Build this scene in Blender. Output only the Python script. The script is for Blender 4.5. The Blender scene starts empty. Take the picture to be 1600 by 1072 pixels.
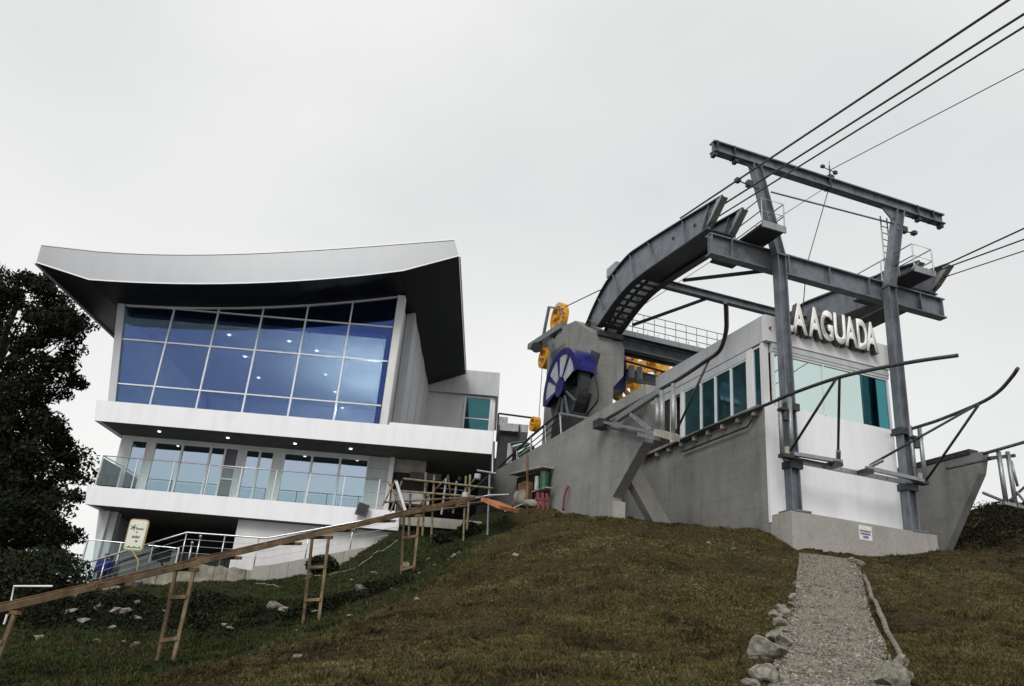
import bpy, bmesh, math, random
import numpy as np
from mathutils import Vector, Matrix

random.seed(7); rng = np.random.default_rng(7)
SC = bpy.context.scene
COL = SC.collection

# ------------------------------------------------------------------ camera
F = 1300.0; PITCH = math.radians(22.4); ROLL = math.radians(4.85)
EYE = np.array([0.0, 0.0, 1.6])
cr, sr, cp, sp = math.cos(ROLL), math.sin(ROLL), math.cos(PITCH), math.sin(PITCH)
cam = bpy.data.cameras.new('camera'); camo = bpy.data.objects.new('camera', cam); COL.objects.link(camo)
cam.sensor_width = 36.0; cam.lens = F / 1600 * 36.0; cam.clip_start = 0.1; cam.clip_end = 3000
fw = Vector((0, cp, sp)); up0 = Vector((0, -sp, cp)); X0 = Vector((1, 0, 0))
rt = cr * X0 + sr * up0; upv = -sr * X0 + cr * up0
m = Matrix((rt, upv, -fw)).transposed().to_4x4(); m.translation = Vector(EYE)
camo.matrix_world = m
SC.camera = camo
SC.render.resolution_x, SC.render.resolution_y = 1024, 686

# ------------------------------------------------------------------ world, sun, exposure
SUN_AZ = math.radians(200); SUN_EL = math.radians(38)     # behind the camera, high, veiled by cloud
w = bpy.data.worlds.new('World'); SC.world = w; w.use_nodes = True
nt = w.node_tree; N = nt.nodes; L = nt.links; N.clear()
out = N.new('ShaderNodeOutputWorld'); bg = N.new('ShaderNodeBackground')
sky = N.new('ShaderNodeTexSky'); sky.sky_type = 'NISHITA'; sky.sun_disc = False
sky.sun_elevation = SUN_EL; sky.sun_rotation = SUN_AZ; sky.air_density = 1.0; sky.dust_density = 3.0
tc = N.new('ShaderNodeTexCoord'); mp = N.new('ShaderNodeMapping'); mp.inputs['Scale'].default_value = (1.0, 1.0, 1.8)
nz = N.new('ShaderNodeTexNoise'); nz.inputs['Scale'].default_value = 1.1; mp.inputs['Location'].default_value = (20, 1, 3); nz.inputs['Detail'].default_value = 5; nz.inputs['Roughness'].default_value = 0.45
rp = N.new('ShaderNodeValToRGB')
rp.color_ramp.elements[0].position = 0.3; rp.color_ramp.elements[0].color = (6.5, 6.7, 6.75, 1)
rp.color_ramp.elements[1].position = 0.66; rp.color_ramp.elements[1].color = (9.3, 9.2, 9.0, 1)
mx = N.new('ShaderNodeMix'); mx.data_type = 'RGBA'; mx.inputs[0].default_value = 0.93
L.new(tc.outputs['Generated'], mp.inputs['Vector']); L.new(mp.outputs[0], nz.inputs['Vector']); L.new(nz.outputs['Fac'], rp.inputs[0])
L.new(sky.outputs[0], mx.inputs[6]); L.new(rp.outputs[0], mx.inputs[7]); L.new(mx.outputs[2], bg.inputs['Color'])
bg.inputs['Strength'].default_value = 0.1
L.new(bg.outputs[0], out.inputs[0])

sl = bpy.data.lights.new('sun', 'SUN'); sl.energy = 1.5; sl.angle = math.radians(25); sl.color = (1.0, 0.98, 0.95)
so = bpy.data.objects.new('sun', sl); COL.objects.link(so)
sd = Vector((math.sin(SUN_AZ) * math.cos(SUN_EL), math.cos(SUN_AZ) * math.cos(SUN_EL), math.sin(SUN_EL)))
so.rotation_euler = sd.to_track_quat('Z', 'Y').to_euler(); so.location = (0, -20, 60)
vs = SC.view_settings; vs.view_transform = 'Standard'; vs.look = 'None'; vs.exposure = 0.12; vs.gamma = 1.0; vs.use_curve_mapping = False

# ------------------------------------------------------------------ measuring helpers
def ray(u, v):
    x = u - 800.0; y = v - 536.0
    a = x * cr + y * sr; b = -x * sr + y * cr
    return np.array([a / F, cp + b / F * sp, sp - b / F * cp])
def proj(P):
    P = np.atleast_2d(P) - EYE
    z = P[:, 1] * cp + P[:, 2] * sp
    b = (P[:, 1] * sp - P[:, 2] * cp) / z * F; a = P[:, 0] / z * F
    return 800 + a * cr - b * sr, 536 + a * sr + b * cr, z
def at_y(u, v, Y):
    r = ray(u, v); return EYE + r * (Y / r[1])
def at_z(u, v, Z):
    r = ray(u, v); return EYE + r * ((Z - EYE[2]) / r[2])
AZ = math.radians(19.1)
E1 = np.array([math.cos(AZ), math.sin(AZ), 0]); E2 = np.array([-math.sin(AZ), math.cos(AZ), 0])
O = at_y(1240, 858, 26.0); O0 = np.array([O[0], O[1], 0.0])
def ST(s, t, z): return O0 + E1 * s + E2 * t + np.array([0, 0, z])      # station frame -> world
def ID(x, y, z): return np.array([x, y, z], float)
def in_t(u, v, t):
    r = ray(u, v); k = ((O0 - EYE) @ E2 + t) / (r @ E2); p = EYE + r * k; return (p - O0) @ E1, p[2]
def in_s(u, v, s):
    r = ray(u, v); k = ((O0 - EYE) @ E1 + s) / (r @ E1); p = EYE + r * k; return (p - O0) @ E2, p[2]
def in_z(u, v, z):
    p = at_z(u, v, z) - O0; return p @ E1, p @ E2

# ------------------------------------------------------------------ materials
MATS = {}
def newmat(name):
    mt = bpy.data.materials.new(name); mt.use_nodes = True; MATS[name] = mt
    t = mt.node_tree; b = t.nodes['Principled BSDF']
    return mt, t.nodes, t.links, b
def rgba(c): return (c[0], c[1], c[2], 1)
def noise_mat(name, c1, c2, scale=4, detail=6, rough=0.6, metal=0.0, bump=0.0, bscale=40, stretch=(1, 1, 1), spec=0.5, rvar=0.0, lo=0.35, hi=0.65, coat=0.0):
    mt, n, l, b = newmat(name)
    g = n.new('ShaderNodeNewGeometry'); mp = n.new('ShaderNodeMapping'); mp.inputs['Scale'].default_value = stretch
    l.new(g.outputs['Position'], mp.inputs['Vector'])
    nz = n.new('ShaderNodeTexNoise'); nz.inputs['Scale'].default_value = scale; nz.inputs['Detail'].default_value = detail; nz.inputs['Roughness'].default_value = 0.6
    l.new(mp.outputs[0], nz.inputs['Vector'])
    r = n.new('ShaderNodeValToRGB'); r.color_ramp.elements[0].position = lo; r.color_ramp.elements[1].position = hi
    r.color_ramp.elements[0].color = rgba(c1); r.color_ramp.elements[1].color = rgba(c2)
    l.new(nz.outputs['Fac'], r.inputs[0]); l.new(r.outputs[0], b.inputs['Base Color'])
    b.inputs['Roughness'].default_value = rough; b.inputs['Metallic'].default_value = metal
    b.inputs['Specular IOR Level'].default_value = spec; b.inputs['Coat Weight'].default_value = coat
    if rvar:
        mr = n.new('ShaderNodeMapRange'); mr.inputs['To Min'].default_value = rough - rvar; mr.inputs['To Max'].default_value = rough + rvar
        l.new(nz.outputs['Fac'], mr.inputs['Value']); l.new(mr.outputs[0], b.inputs['Roughness'])
    if bump:
        n2 = n.new('ShaderNodeTexNoise'); n2.inputs['Scale'].default_value = bscale; n2.inputs['Detail'].default_value = 4
        l.new(g.outputs['Position'], n2.inputs['Vector'])
        bp = n.new('ShaderNodeBump'); bp.inputs['Strength'].default_value = bump; bp.inputs['Distance'].default_value = 0.02
        l.new(n2.outputs['Fac'], bp.inputs['Height']); l.new(bp.outputs[0], b.inputs['Normal'])
    return mt
WHITE = noise_mat('white_cladding', (0.755, 0.76, 0.79), (0.83, 0.835, 0.865), 1.6, 9, 0.38, stretch=(1.6, 1.6, 0.3), rvar=0.08, lo=0.25, hi=0.55)
WALLW = noise_mat('white_render', (0.58, 0.58, 0.59), (0.72, 0.72, 0.72), 0.9, 7, 0.7, stretch=(1.4, 1.4, 0.3), bump=0.05, bscale=60)
SIDEW = noise_mat('pale_grey_panel', (0.42, 0.43, 0.45), (0.52, 0.53, 0.55), 1.0, 6, 0.5, stretch=(2, 2, 0.3))
FASCIA = noise_mat('grey_aluminium_fascia', (0.295, 0.304, 0.320), (0.328, 0.337, 0.353), 0.8, 5, 0.35, metal=0.25, stretch=(1, 1, 0.4), rvar=0.06)
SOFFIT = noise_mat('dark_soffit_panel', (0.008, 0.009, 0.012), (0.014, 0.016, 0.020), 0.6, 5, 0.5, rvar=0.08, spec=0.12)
CEIL = noise_mat('grey_soffit_plaster', (0.10, 0.10, 0.095), (0.14, 0.14, 0.135), 2, 4, 0.8)
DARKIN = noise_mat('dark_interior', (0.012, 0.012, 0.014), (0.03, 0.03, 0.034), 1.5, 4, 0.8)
ALU = noise_mat('white_aluminium_frame', (0.66, 0.67, 0.69), (0.74, 0.75, 0.77), 5, 3, 0.35, metal=0.1)
STEEL = noise_mat('blue_grey_painted_steel', (0.115, 0.128, 0.15), (0.19, 0.206, 0.23), 2.2, 8, 0.48, metal=0.3, bump=0.04, bscale=30, rvar=0.1)
STEELD = noise_mat('dark_steel', (0.028, 0.031, 0.036), (0.055, 0.058, 0.064), 5, 6, 0.5, metal=0.3, bump=0.05, bscale=50)
GALV = noise_mat('galvanised_steel', (0.24, 0.25, 0.26), (0.36, 0.37, 0.38), 14, 6, 0.42, metal=0.6, rvar=0.12)
STAIN = noise_mat('brushed_stainless', (0.50, 0.51, 0.52), (0.62, 0.63, 0.64), 8, 4, 0.28, metal=0.85)
YELLOW = noise_mat('orange_yellow_machine_paint', (0.62, 0.27, 0.012), (0.80, 0.40, 0.025), 4, 6, 0.4, bump=0.03)
BLUEP = noise_mat('deep_blue_paint', (0.010, 0.012, 0.11), (0.018, 0.021, 0.18), 2.5, 5, 0.3, coat=0.3)
PALE = noise_mat('pale_grey_sheet', (0.38, 0.39, 0.42), (0.52, 0.53, 0.56), 3, 5, 0.35)
BLACK = noise_mat('black_rubber', (0.008, 0.008, 0.009), (0.018, 0.018, 0.02), 6, 4, 0.6)
RUSTY = noise_mat('weathered_red_brown_timber', (0.06, 0.03, 0.015), (0.22, 0.12, 0.055), 2.2, 9, 0.8, bump=0.25, bscale=25)
TIMBER = noise_mat('raw_grey_brown_timber', (0.08, 0.055, 0.03), (0.25, 0.175, 0.095), 2.4, 9, 0.85, bump=0.25, bscale=25)
BAMBOO = noise_mat('bamboo', (0.30, 0.22, 0.10), (0.46, 0.36, 0.18), 5, 4, 0.55, stretch=(4, 4, 1))
SCAFP = noise_mat('worn_yellow_scaffold_tube', (0.09, 0.075, 0.045), (0.30, 0.25, 0.14), 9, 8, 0.55, metal=0.2, bump=0.1)
ROCK = noise_mat('pale_limestone', (0.05, 0.048, 0.036), (0.26, 0.245, 0.20), 7, 10, 0.95, bump=0.9, bscale=18, lo=0.32, hi=0.62)
STONEW = noise_mat('stained_stone_wall', (0.14, 0.13, 0.10), (0.34, 0.31, 0.26), 2.2, 9, 0.9, bump=0.6, bscale=14)
RED = noise_mat('red_plastic', (0.10, 0.008, 0.011), (0.19, 0.018, 0.022), 5, 4, 0.5)
GREEN = noise_mat('green_plastic', (0.006, 0.04, 0.018), (0.012, 0.095, 0.036), 5, 4, 0.5)
ORANGE = noise_mat('orange_plastic', (0.30, 0.10, 0.035), (0.52, 0.20, 0.08), 5, 5, 0.55)
BARK = noise_mat('dark_bark', (0.02, 0.016, 0.012), (0.05, 0.042, 0.032), 6, 8, 0.95, bump=0.6, stretch=(3, 3, 0.6))
JACKET = noise_mat('blue_cloth', (0.010, 0.012, 0.11), (0.018, 0.022, 0.18), 8, 6, 0.85, bump=0.3, bscale=30)
TROUS = noise_mat('dark_cloth', (0.012, 0.013, 0.018), (0.025, 0.026, 0.032), 8, 5, 0.9)
SKIN = noise_mat('skin', (0.10, 0.055, 0.035), (0.14, 0.08, 0.05), 8, 4, 0.55)
HAIR = noise_mat('black_hair', (0.006, 0.005, 0.005), (0.014, 0.012, 0.01), 20, 4, 0.5)
HOSE = noise_mat('pale_hose', (0.16, 0.155, 0.13), (0.30, 0.285, 0.24), 6, 4, 0.6)
SIGNW = noise_mat('cream_sign_board', (0.66, 0.64, 0.56), (0.74, 0.72, 0.64), 5, 4, 0.6)
PRINTB = noise_mat('blue_print', (0.03, 0.045, 0.22), (0.05, 0.07, 0.30), 10, 3, 0.6)
PRINTK = noise_mat('dark_print', (0.03, 0.03, 0.03), (0.06, 0.06, 0.05), 10, 3, 0.6)
PRINTG = noise_mat('green_print', (0.05, 0.18, 0.06), (0.10, 0.28, 0.09), 10, 3, 0.6)
LETTER = noise_mat('white_letter_face', (0.86, 0.85, 0.82), (0.90, 0.89, 0.86), 3, 3, 0.35)
LETTERS = noise_mat('grey_letter_side', (0.05, 0.05, 0.05), (0.085, 0.085, 0.085), 3, 3, 0.5)
BEIGE = noise_mat('beige_sheet', (0.26, 0.24, 0.20), (0.40, 0.37, 0.32), 3, 5, 0.7)
LOG = noise_mat('grey_log', (0.10, 0.085, 0.065), (0.24, 0.21, 0.17), 6, 8, 0.9, bump=0.6, bscale=30)
CABLE = noise_mat('steel_rope', (0.03, 0.031, 0.034), (0.06, 0.062, 0.066), 20, 3, 0.5, metal=0.5)
GREYBL = noise_mat('grey_blue_door', (0.05, 0.058, 0.075), (0.085, 0.095, 0.115), 2, 4, 0.4)

def grime(mt, col, scale, lo, hi, stretch=(1, 1, 0.25), amt=0.8):
    n = mt.node_tree.nodes; l = mt.node_tree.links; b = n['Principled BSDF']; src = b.inputs['Base Color'].links[0].from_socket
    g = n.new('ShaderNodeNewGeometry'); mp = n.new('ShaderNodeMapping'); mp.inputs['Scale'].default_value = stretch; mp.inputs['Location'].default_value = (3.3, 7.1, 1.9); l.new(g.outputs['Position'], mp.inputs['Vector'])
    z = n.new('ShaderNodeTexNoise'); z.inputs['Scale'].default_value = scale; z.inputs['Detail'].default_value = 9; z.inputs['Roughness'].default_value = 0.65; l.new(mp.outputs[0], z.inputs['Vector'])
    mr = n.new('ShaderNodeMapRange'); mr.inputs['From Min'].default_value = lo; mr.inputs['From Max'].default_value = hi; mr.inputs['To Max'].default_value = amt; l.new(z.outputs['Fac'], mr.inputs['Value'])
    mx = n.new('ShaderNodeMix'); mx.data_type = 'RGBA'; l.new(mr.outputs[0], mx.inputs[0]); l.new(src, mx.inputs[6]); mx.inputs[7].default_value = rgba(col); l.new(mx.outputs[2], b.inputs['Base Color'])
grime(STEEL, (0.05, 0.045, 0.042), 3.5, 0.55, 0.72); grime(GALV, (0.10, 0.075, 0.05), 6, 0.56, 0.72); grime(YELLOW, (0.06, 0.035, 0.015), 6, 0.50, 0.70, (1, 1, 1)); grime(BLUEP, (0.008, 0.008, 0.03), 4, 0.45, 0.75, (1, 1, 0.6)); grime(PALE, (0.18, 0.18, 0.17), 5, 0.5, 0.75)
grime(WALLW, (0.33, 0.33, 0.31), 2.2, 0.58, 0.8, (1.5, 1.5, 0.12), 0.4); grime(STEELD, (0.06, 0.035, 0.02), 7, 0.6, 0.72); grime(WHITE, (0.50, 0.50, 0.49), 3.0, 0.60, 0.82, (2, 2, 0.1), 0.3)
def lamp_mat():
    mt, n, l, b = newmat('lit_downlight')
    b.inputs['Base Color'].default_value = (0.8, 0.8, 0.78, 1); b.inputs['Emission Color'].default_value = (1, 0.93, 0.8, 1); b.inputs['Emission Strength'].default_value = 3
    return mt
LAMP = lamp_mat()
HALL = LAMP.copy(); HALL.name = 'bright_hall_lamp'; HALL.node_tree.nodes['Principled BSDF'].inputs['Emission Strength'].default_value = 25

def concrete(name, c1, c2, board=0.0, hole=True, stain=0.55):
    mt, n, l, b = newmat(name)
    g = n.new('ShaderNodeNewGeometry')
    def nse(sc, det, vec=None, st=(1, 1, 1)):
        mp = n.new('ShaderNodeMapping'); mp.inputs['Scale'].default_value = st; l.new(g.outputs['Position'], mp.inputs['Vector'])
        z = n.new('ShaderNodeTexNoise'); z.inputs['Scale'].default_value = sc; z.inputs['Detail'].default_value = det; z.inputs['Roughness'].default_value = 0.62
        l.new(mp.outputs[0], z.inputs['Vector']); return z.outputs['Fac']
    big = nse(0.55, 8); streak = nse(1.6, 6, st=(1.2, 1.2, 0.12)); fine = nse(22, 6)
    r = n.new('ShaderNodeValToRGB'); r.color_ramp.elements[0].position = 0.3; r.color_ramp.elements[1].position = 0.7
    r.color_ramp.elements[0].color = rgba(c1); r.color_ramp.elements[1].color = rgba(c2); l.new(big, r.inputs[0])
    m1 = n.new('ShaderNodeMix'); m1.data_type = 'RGBA'; m1.blend_type = 'MULTIPLY'
    sr_ = n.new('ShaderNodeMapRange'); sr_.inputs['From Min'].default_value = 0.52; sr_.inputs['From Max'].default_value = 0.72; sr_.inputs['To Max'].default_value = stain
    l.new(streak, sr_.inputs['Value']); l.new(sr_.outputs[0], m1.inputs[0]); l.new(r.outputs[0], m1.inputs[6]); m1.inputs[7].default_value = (0.45, 0.45, 0.43, 1)
    m2 = n.new('ShaderNodeMix'); m2.data_type = 'RGBA'; m2.blend_type = 'OVERLAY'; m2.inputs[0].default_value = 0.5
    l.new(m1.outputs[2], m2.inputs[6]); l.new(fine, m2.inputs[7])
    col = m2.outputs[2]
    sep = n.new('ShaderNodeSeparateXYZ'); l.new(g.outputs['Position'], sep.inputs[0])
    height = fine
    if board:
        md = n.new('ShaderNodeMath'); md.operation = 'PINGPONG'; md.inputs[1].default_value = board / 2; l.new(sep.outputs['Z'], md.inputs[0])
        wob = n.new('ShaderNodeMapRange'); wob.inputs['From Max'].default_value = 0.018; l.new(md.outputs[0], wob.inputs['Value'])
        m3 = n.new('ShaderNodeMix'); m3.data_type = 'RGBA'; m3.blend_type = 'MULTIPLY'; m3.inputs[6].default_value = (0.80, 0.80, 0.79, 1); m3.inputs[7].default_value = (1, 1, 1, 1)
        l.new(wob.outputs[0], m3.inputs[0])
        m4 = n.new('ShaderNodeMix'); m4.data_type = 'RGBA'; m4.blend_type = 'MULTIPLY'; m4.inputs[0].default_value = 1
        # mix between line colour and white by distance from the joint
        m3.blend_type = 'MIX'; l.new(col, m4.inputs[6]); l.new(m3.outputs[2], m4.inputs[7]); col = m4.outputs[2]
        ad = n.new('ShaderNodeMath'); ad.operation = 'MULTIPLY_ADD'; ad.inputs[1].default_value = 0.6; l.new(wob.outputs[0], ad.inputs[0]); l.new(fine, ad.inputs[2]); height = ad.outputs[0]
    if hole:
        v = n.new('ShaderNodeTexVoronoi'); v.inputs['Scale'].default_value = 3.2; l.new(g.outputs['Position'], v.inputs['Vector'])
        hr = n.new('ShaderNodeMapRange'); hr.inputs['From Min'].default_value = 0.035; hr.inputs['From Max'].default_value = 0.085; l.new(v.outputs['Distance'], hr.inputs['Value'])
        m5 = n.new('ShaderNodeMix'); m5.data_type = 'RGBA'; m5.inputs[6].default_value = (0.07, 0.07, 0.065, 1)
        l.new(hr.outputs[0], m5.inputs[0]); l.new(col, m5.inputs[7]); col = m5.outputs[2]
    l.new(col, b.inputs['Base Color']); b.inputs['Roughness'].default_value = 0.85
    bp = n.new('ShaderNodeBump'); bp.inputs['Strength'].default_value = 0.35; bp.inputs['Distance'].default_value = 0.012; l.new(height, bp.inputs['Height']); l.new(bp.outputs[0], b.inputs['Normal'])
    return mt
CONC = concrete('board_marked_concrete', (0.175, 0.175, 0.168), (0.275, 0.275, 0.265), board=0.6)
CONCL = concrete('light_concrete', (0.27, 0.26, 0.235), (0.36, 0.35, 0.32), board=0.0, stain=0.4)

def glass(name, tint, refl, trans, mixf, rough=0.02, wav=0.012, lit_tint=None):
    """coated sheet glass: tinted mirror coat over tinted see-through body"""
    mt, n, l, b = newmat(name); n.remove(b)
    o = [x for x in n if x.type == 'OUTPUT_MATERIAL'][0]
    gl = n.new('ShaderNodeBsdfGlossy'); gl.inputs['Color'].default_value = rgba(refl); gl.inputs['Roughness'].default_value = rough
    tr = n.new('ShaderNodeBsdfTransparent'); tr.inputs['Color'].default_value = rgba(trans)
    g2 = n.new('ShaderNodeBsdfGlossy'); g2.inputs['Roughness'].default_value = rough
    fr = n.new('ShaderNodeFresnel'); fr.inputs['IOR'].default_value = 1.45
    m1 = n.new('ShaderNodeMixShader'); m1.inputs[0].default_value = mixf; l.new(tr.outputs[0], m1.inputs[1]); l.new(gl.outputs[0], m1.inputs[2])
    m2 = n.new('ShaderNodeMixShader'); l.new(fr.outputs[0], m2.inputs[0]); l.new(m1.outputs[0], m2.inputs[1]); l.new(g2.outputs[0], m2.inputs[2])
    g = n.new('ShaderNodeNewGeometry'); z = n.new('ShaderNodeTexNoise'); z.inputs['Scale'].default_value = 0.9; z.inputs['Detail'].default_value = 2
    l.new(g.outputs['Position'], z.inputs['Vector'])
    bp = n.new('ShaderNodeBump'); bp.inputs['Strength'].default_value = 0.25; bp.inputs['Distance'].default_value = wav; l.new(z.outputs['Fac'], bp.inputs['Height'])
    for q in (gl, g2): l.new(bp.outputs[0], q.inputs['Normal'])
    res = m2.outputs[0]
    if lit_tint:  # diffuse tint put into the glass colour in place of light from inside
        df = n.new('ShaderNodeBsdfDiffuse'); df.inputs['Color'].default_value = rgba(lit_tint[0]); m3 = n.new('ShaderNodeMixShader')
        dz = n.new('ShaderNodeTexNoise'); dz.inputs['Scale'].default_value = 1.7; dz.inputs['Detail'].default_value = 5; l.new(g.outputs['Position'], dz.inputs['Vector'])
        dm = n.new('ShaderNodeMapRange'); dm.inputs['From Min'].default_value = 0.3; dm.inputs['From Max'].default_value = 0.7; dm.inputs['To Min'].default_value = lit_tint[1] * 0.6; dm.inputs['To Max'].default_value = lit_tint[1] * 1.4
        l.new(dz.outputs['Fac'], dm.inputs['Value']); l.new(dm.outputs[0], m3.inputs[0]); l.new(res, m3.inputs[1]); l.new(df.outputs[0], m3.inputs[2]); res = m3.outputs[0]
    l.new(res, o.inputs['Surface'])
    return mt
GBLUE = glass('blue_solar_glass', None, (0.005, 0.046, 0.25), (0.46, 0.56, 0.62), 0.60, lit_tint=((0.10, 0.16, 0.30), 0.03))
GLIGHT = glass('pale_blue_window_glass', None, (0.44, 0.55, 0.70), (0.20, 0.28, 0.36), 0.75)
GTEAL = glass('teal_tinted_glass', None, (0.05, 0.28, 0.32), (0.16, 0.50, 0.54), 0.45, lit_tint=((0.05, 0.12, 0.14), 0.30))
GPALE = glass('pale_green_glass', None, (0.78, 0.95, 0.90), (0.45, 0.75, 0.72), 0.80)
GCLEAR = glass('clear_rail_glass', None, (0.5, 0.6, 0.6), (0.90, 0.96, 0.96), 0.05)
GCYAN = glass('cyan_tinted_glass', None, (0.05, 0.42, 0.48), (0.05, 0.50, 0.58), 0.55)

# ------------------------------------------------------------------ mesh builder
class MB:
    def __init__(self, fr=ID): self.v = []; self.f = []; self.fr = fr
    def add(self, pts, faces):
        k = len(self.v); self.v.extend(np.asarray(self.fr(*p), float) for p in pts); self.f.extend([tuple(i + k for i in f) for f in faces]); return self
    def box(self, a0, a1, b0, b1, c0, c1):
        P = [(a, b, c) for c in (c0, c1) for b in (b0, b1) for a in (a0, a1)]
        return self.add(P, [(0, 1, 3, 2), (4, 6, 7, 5), (0, 4, 5, 1), (2, 3, 7, 6), (0, 2, 6, 4), (1, 5, 7, 3)])
    def prism(self, poly, ax, lo, hi):
        f = {0: lambda p, h: (h, p[0], p[1]), 1: lambda p, h: (p[0], h, p[1]), 2: lambda p, h: (p[0], p[1], h)}[ax]
        n = len(poly); P = [f(p, lo) for p in poly] + [f(p, hi) for p in poly]
        F_ = [tuple(range(n)), tuple(range(2 * n - 1, n - 1, -1))] + [(i, (i + 1) % n, (i + 1) % n + n, i + n) for i in range(n)]
        return self.add(P, F_)
    def strip(self, lo_pts, hi_pts, ax, a, b):
        """solid band between two matching polylines, as quads (for curved outlines)"""
        for i in range(len(lo_pts) - 1):
            self.prism([lo_pts[i], lo_pts[i + 1], hi_pts[i + 1], hi_pts[i]], ax, a, b)
        return self
    def tube(self, pts, r, n=8, r1=None):
        P = [np.asarray(self.fr(*p), float) for p in pts]; m_ = len(P); k = len(self.v); r1 = r if r1 is None else r1
        d0 = P[1] - P[0]; d0 = d0 / np.linalg.norm(d0); ref = np.array([0, 0, 1.0]) if abs(d0[2]) < 0.9 else np.array([1.0, 0, 0])
        a = np.cross(d0, ref); a /= np.linalg.norm(a)
        for i in range(m_):
            d = (P[min(i + 1, m_ - 1)] - P[max(i - 1, 0)]); d = d / (np.linalg.norm(d) + 1e-9)
            a = a - d * (a @ d); a /= np.linalg.norm(a) + 1e-9; b = np.cross(d, a); rr = r + (r1 - r) * i / (m_ - 1)
            for j in range(n):
                th = 2 * math.pi * j / n; self.v.append(P[i] + rr * (a * math.cos(th) + b * math.sin(th)))
        for i in range(m_ - 1):
            for j in range(n): self.f.append((k + i * n + j, k + i * n + (j + 1) % n, k + (i + 1) * n + (j + 1) % n, k + (i + 1) * n + j))
        self.f.append(tuple(k + j for j in range(n - 1, -1, -1))); self.f.append(tuple(k + (m_ - 1) * n + j for j in range(n)))
        return self
    def bar(self, p0, p1, w_, h_, up=(0, 0, 1)):
        A = np.asarray(self.fr(*p0), float); B = np.asarray(self.fr(*p1), float); d = B - A; d /= np.linalg.norm(d)
        u = np.array(up, float); sd_ = np.cross(d, u); sd_ /= np.linalg.norm(sd_) + 1e-9; u = np.cross(sd_, d)
        k = len(self.v)
        for q in (A, B):
            for (i, j) in ((-1, -1), (1, -1), (1, 1), (-1, 1)): self.v.append(q + sd_ * i * w_ / 2 + u * j * h_ / 2)
        self.f.extend([tuple(x + k for x in f) for f in [(3, 2, 1, 0), (4, 5, 6, 7), (0, 1, 5, 4), (1, 2, 6, 5), (2, 3, 7, 6), (3, 0, 4, 7)]])
        return self
    def ibeam(self, p0, p1, w_, h_, tf=0.03, tw=0.02, up=(0, 0, 1)):
        A = np.asarray(self.fr(*p0), float); B = np.asarray(self.fr(*p1), float); fr = self.fr; self.fr = ID
        u = np.array(up, float); d = (B - A) / np.linalg.norm(B - A); sd_ = np.cross(d, u); u = np.cross(sd_ / np.linalg.norm(sd_), d)
        o = u * (h_ / 2 - tf / 2)
        self.bar(A + o, B + o, w_, tf, up); self.bar(A - o, B - o, w_, tf, up); self.bar(A, B, tw, h_ - 2 * tf + 0.002, up)
        self.fr = fr; return self
    def build(self, name, mat, parent=None, org=None, smooth=False):
        me = bpy.data.meshes.new(name); V = np.array(self.v); org = np.zeros(3) if org is None else np.asarray(org, float)
        me.from_pydata((V - org).tolist(), [], self.f)
        bm = bmesh.new(); bm.from_mesh(me); bmesh.ops.recalc_face_normals(bm, faces=bm.faces); bm.to_mesh(me); bm.free()
        if smooth:
            me.shade_smooth() if hasattr(me, 'shade_smooth') else None
            for p in me.polygons: p.use_smooth = len(p.vertices) == 4
        me.materials.append(mat)
        o = bpy.data.objects.new(name, me); COL.objects.link(o)
        if parent is not None: o.parent = parent
        return o

def tag(o, label, cat, group=None, kind=None):
    if label: o['label'] = label
    if cat: o['category'] = cat
    if group: o['group'] = group
    if kind: o['kind'] = kind
    return o
class Thing:
    """Empty at the thing's base; parts are meshes below it"""
    def __init__(self, name, label, cat, base, group=None):
        self.o = bpy.data.objects.new(name, None); COL.objects.link(self.o); self.b = np.asarray(base, float)
        self.o.location = self.b; self.o.empty_display_size = 0.3; tag(self.o, label, cat, group)
    def part(self, name, mb, mat, parent=None, smooth=False, label=None):
        p = mb.build(name, mat, parent or self.o, self.b, smooth)
        if label: p['label'] = label
        return p
def single(name, mb, mat, label, cat, group=None, smooth=False, kind=None):
    V = np.array(mb.v); b = np.array([(V[:, 0].min() + V[:, 0].max()) / 2, (V[:, 1].min() + V[:, 1].max()) / 2, V[:, 2].min()])
    o = mb.build(name, mat, None, b, smooth); o.location = b
    return tag(o, label, cat, group, kind)
def bevel(o, wd=0.015, seg=2):
    b = o.modifiers.new('bevel', 'BEVEL'); b.width = wd; b.segments = seg; b.limit_method = 'ANGLE'; return o
def arc(c, r, a0, a1, n, ax=0):
    """points on a circle; ax = fixed axis"""
    o = []
    for i in range(n + 1):
        a = a0 + (a1 - a0) * i / n; x, y = r * math.cos(a), r * math.sin(a)
        o.append({0: (c[0], c[1] + x, c[2] + y), 1: (c[0] + x, c[1], c[2] + y), 2: (c[0] + x, c[1] + y, c[2])}[ax])
    return o
def spline(pts, n=6):
    P = [np.array(p, float) for p in pts]; P = [2 * P[0] - P[1]] + P + [2 * P[-1] - P[-2]]; o = []
    for i in range(1, len(P) - 2):
        for k in range(n):
            t = k / n; a, b, c, d = P[i - 1:i + 3]
            o.append(0.5 * ((2 * b) + (c - a) * t + (2 * a - 5 * b + 4 * c - d) * t * t + (3 * b - a - 3 * c + d) * t ** 3))
    o.append(P[-2]); return o

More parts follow.
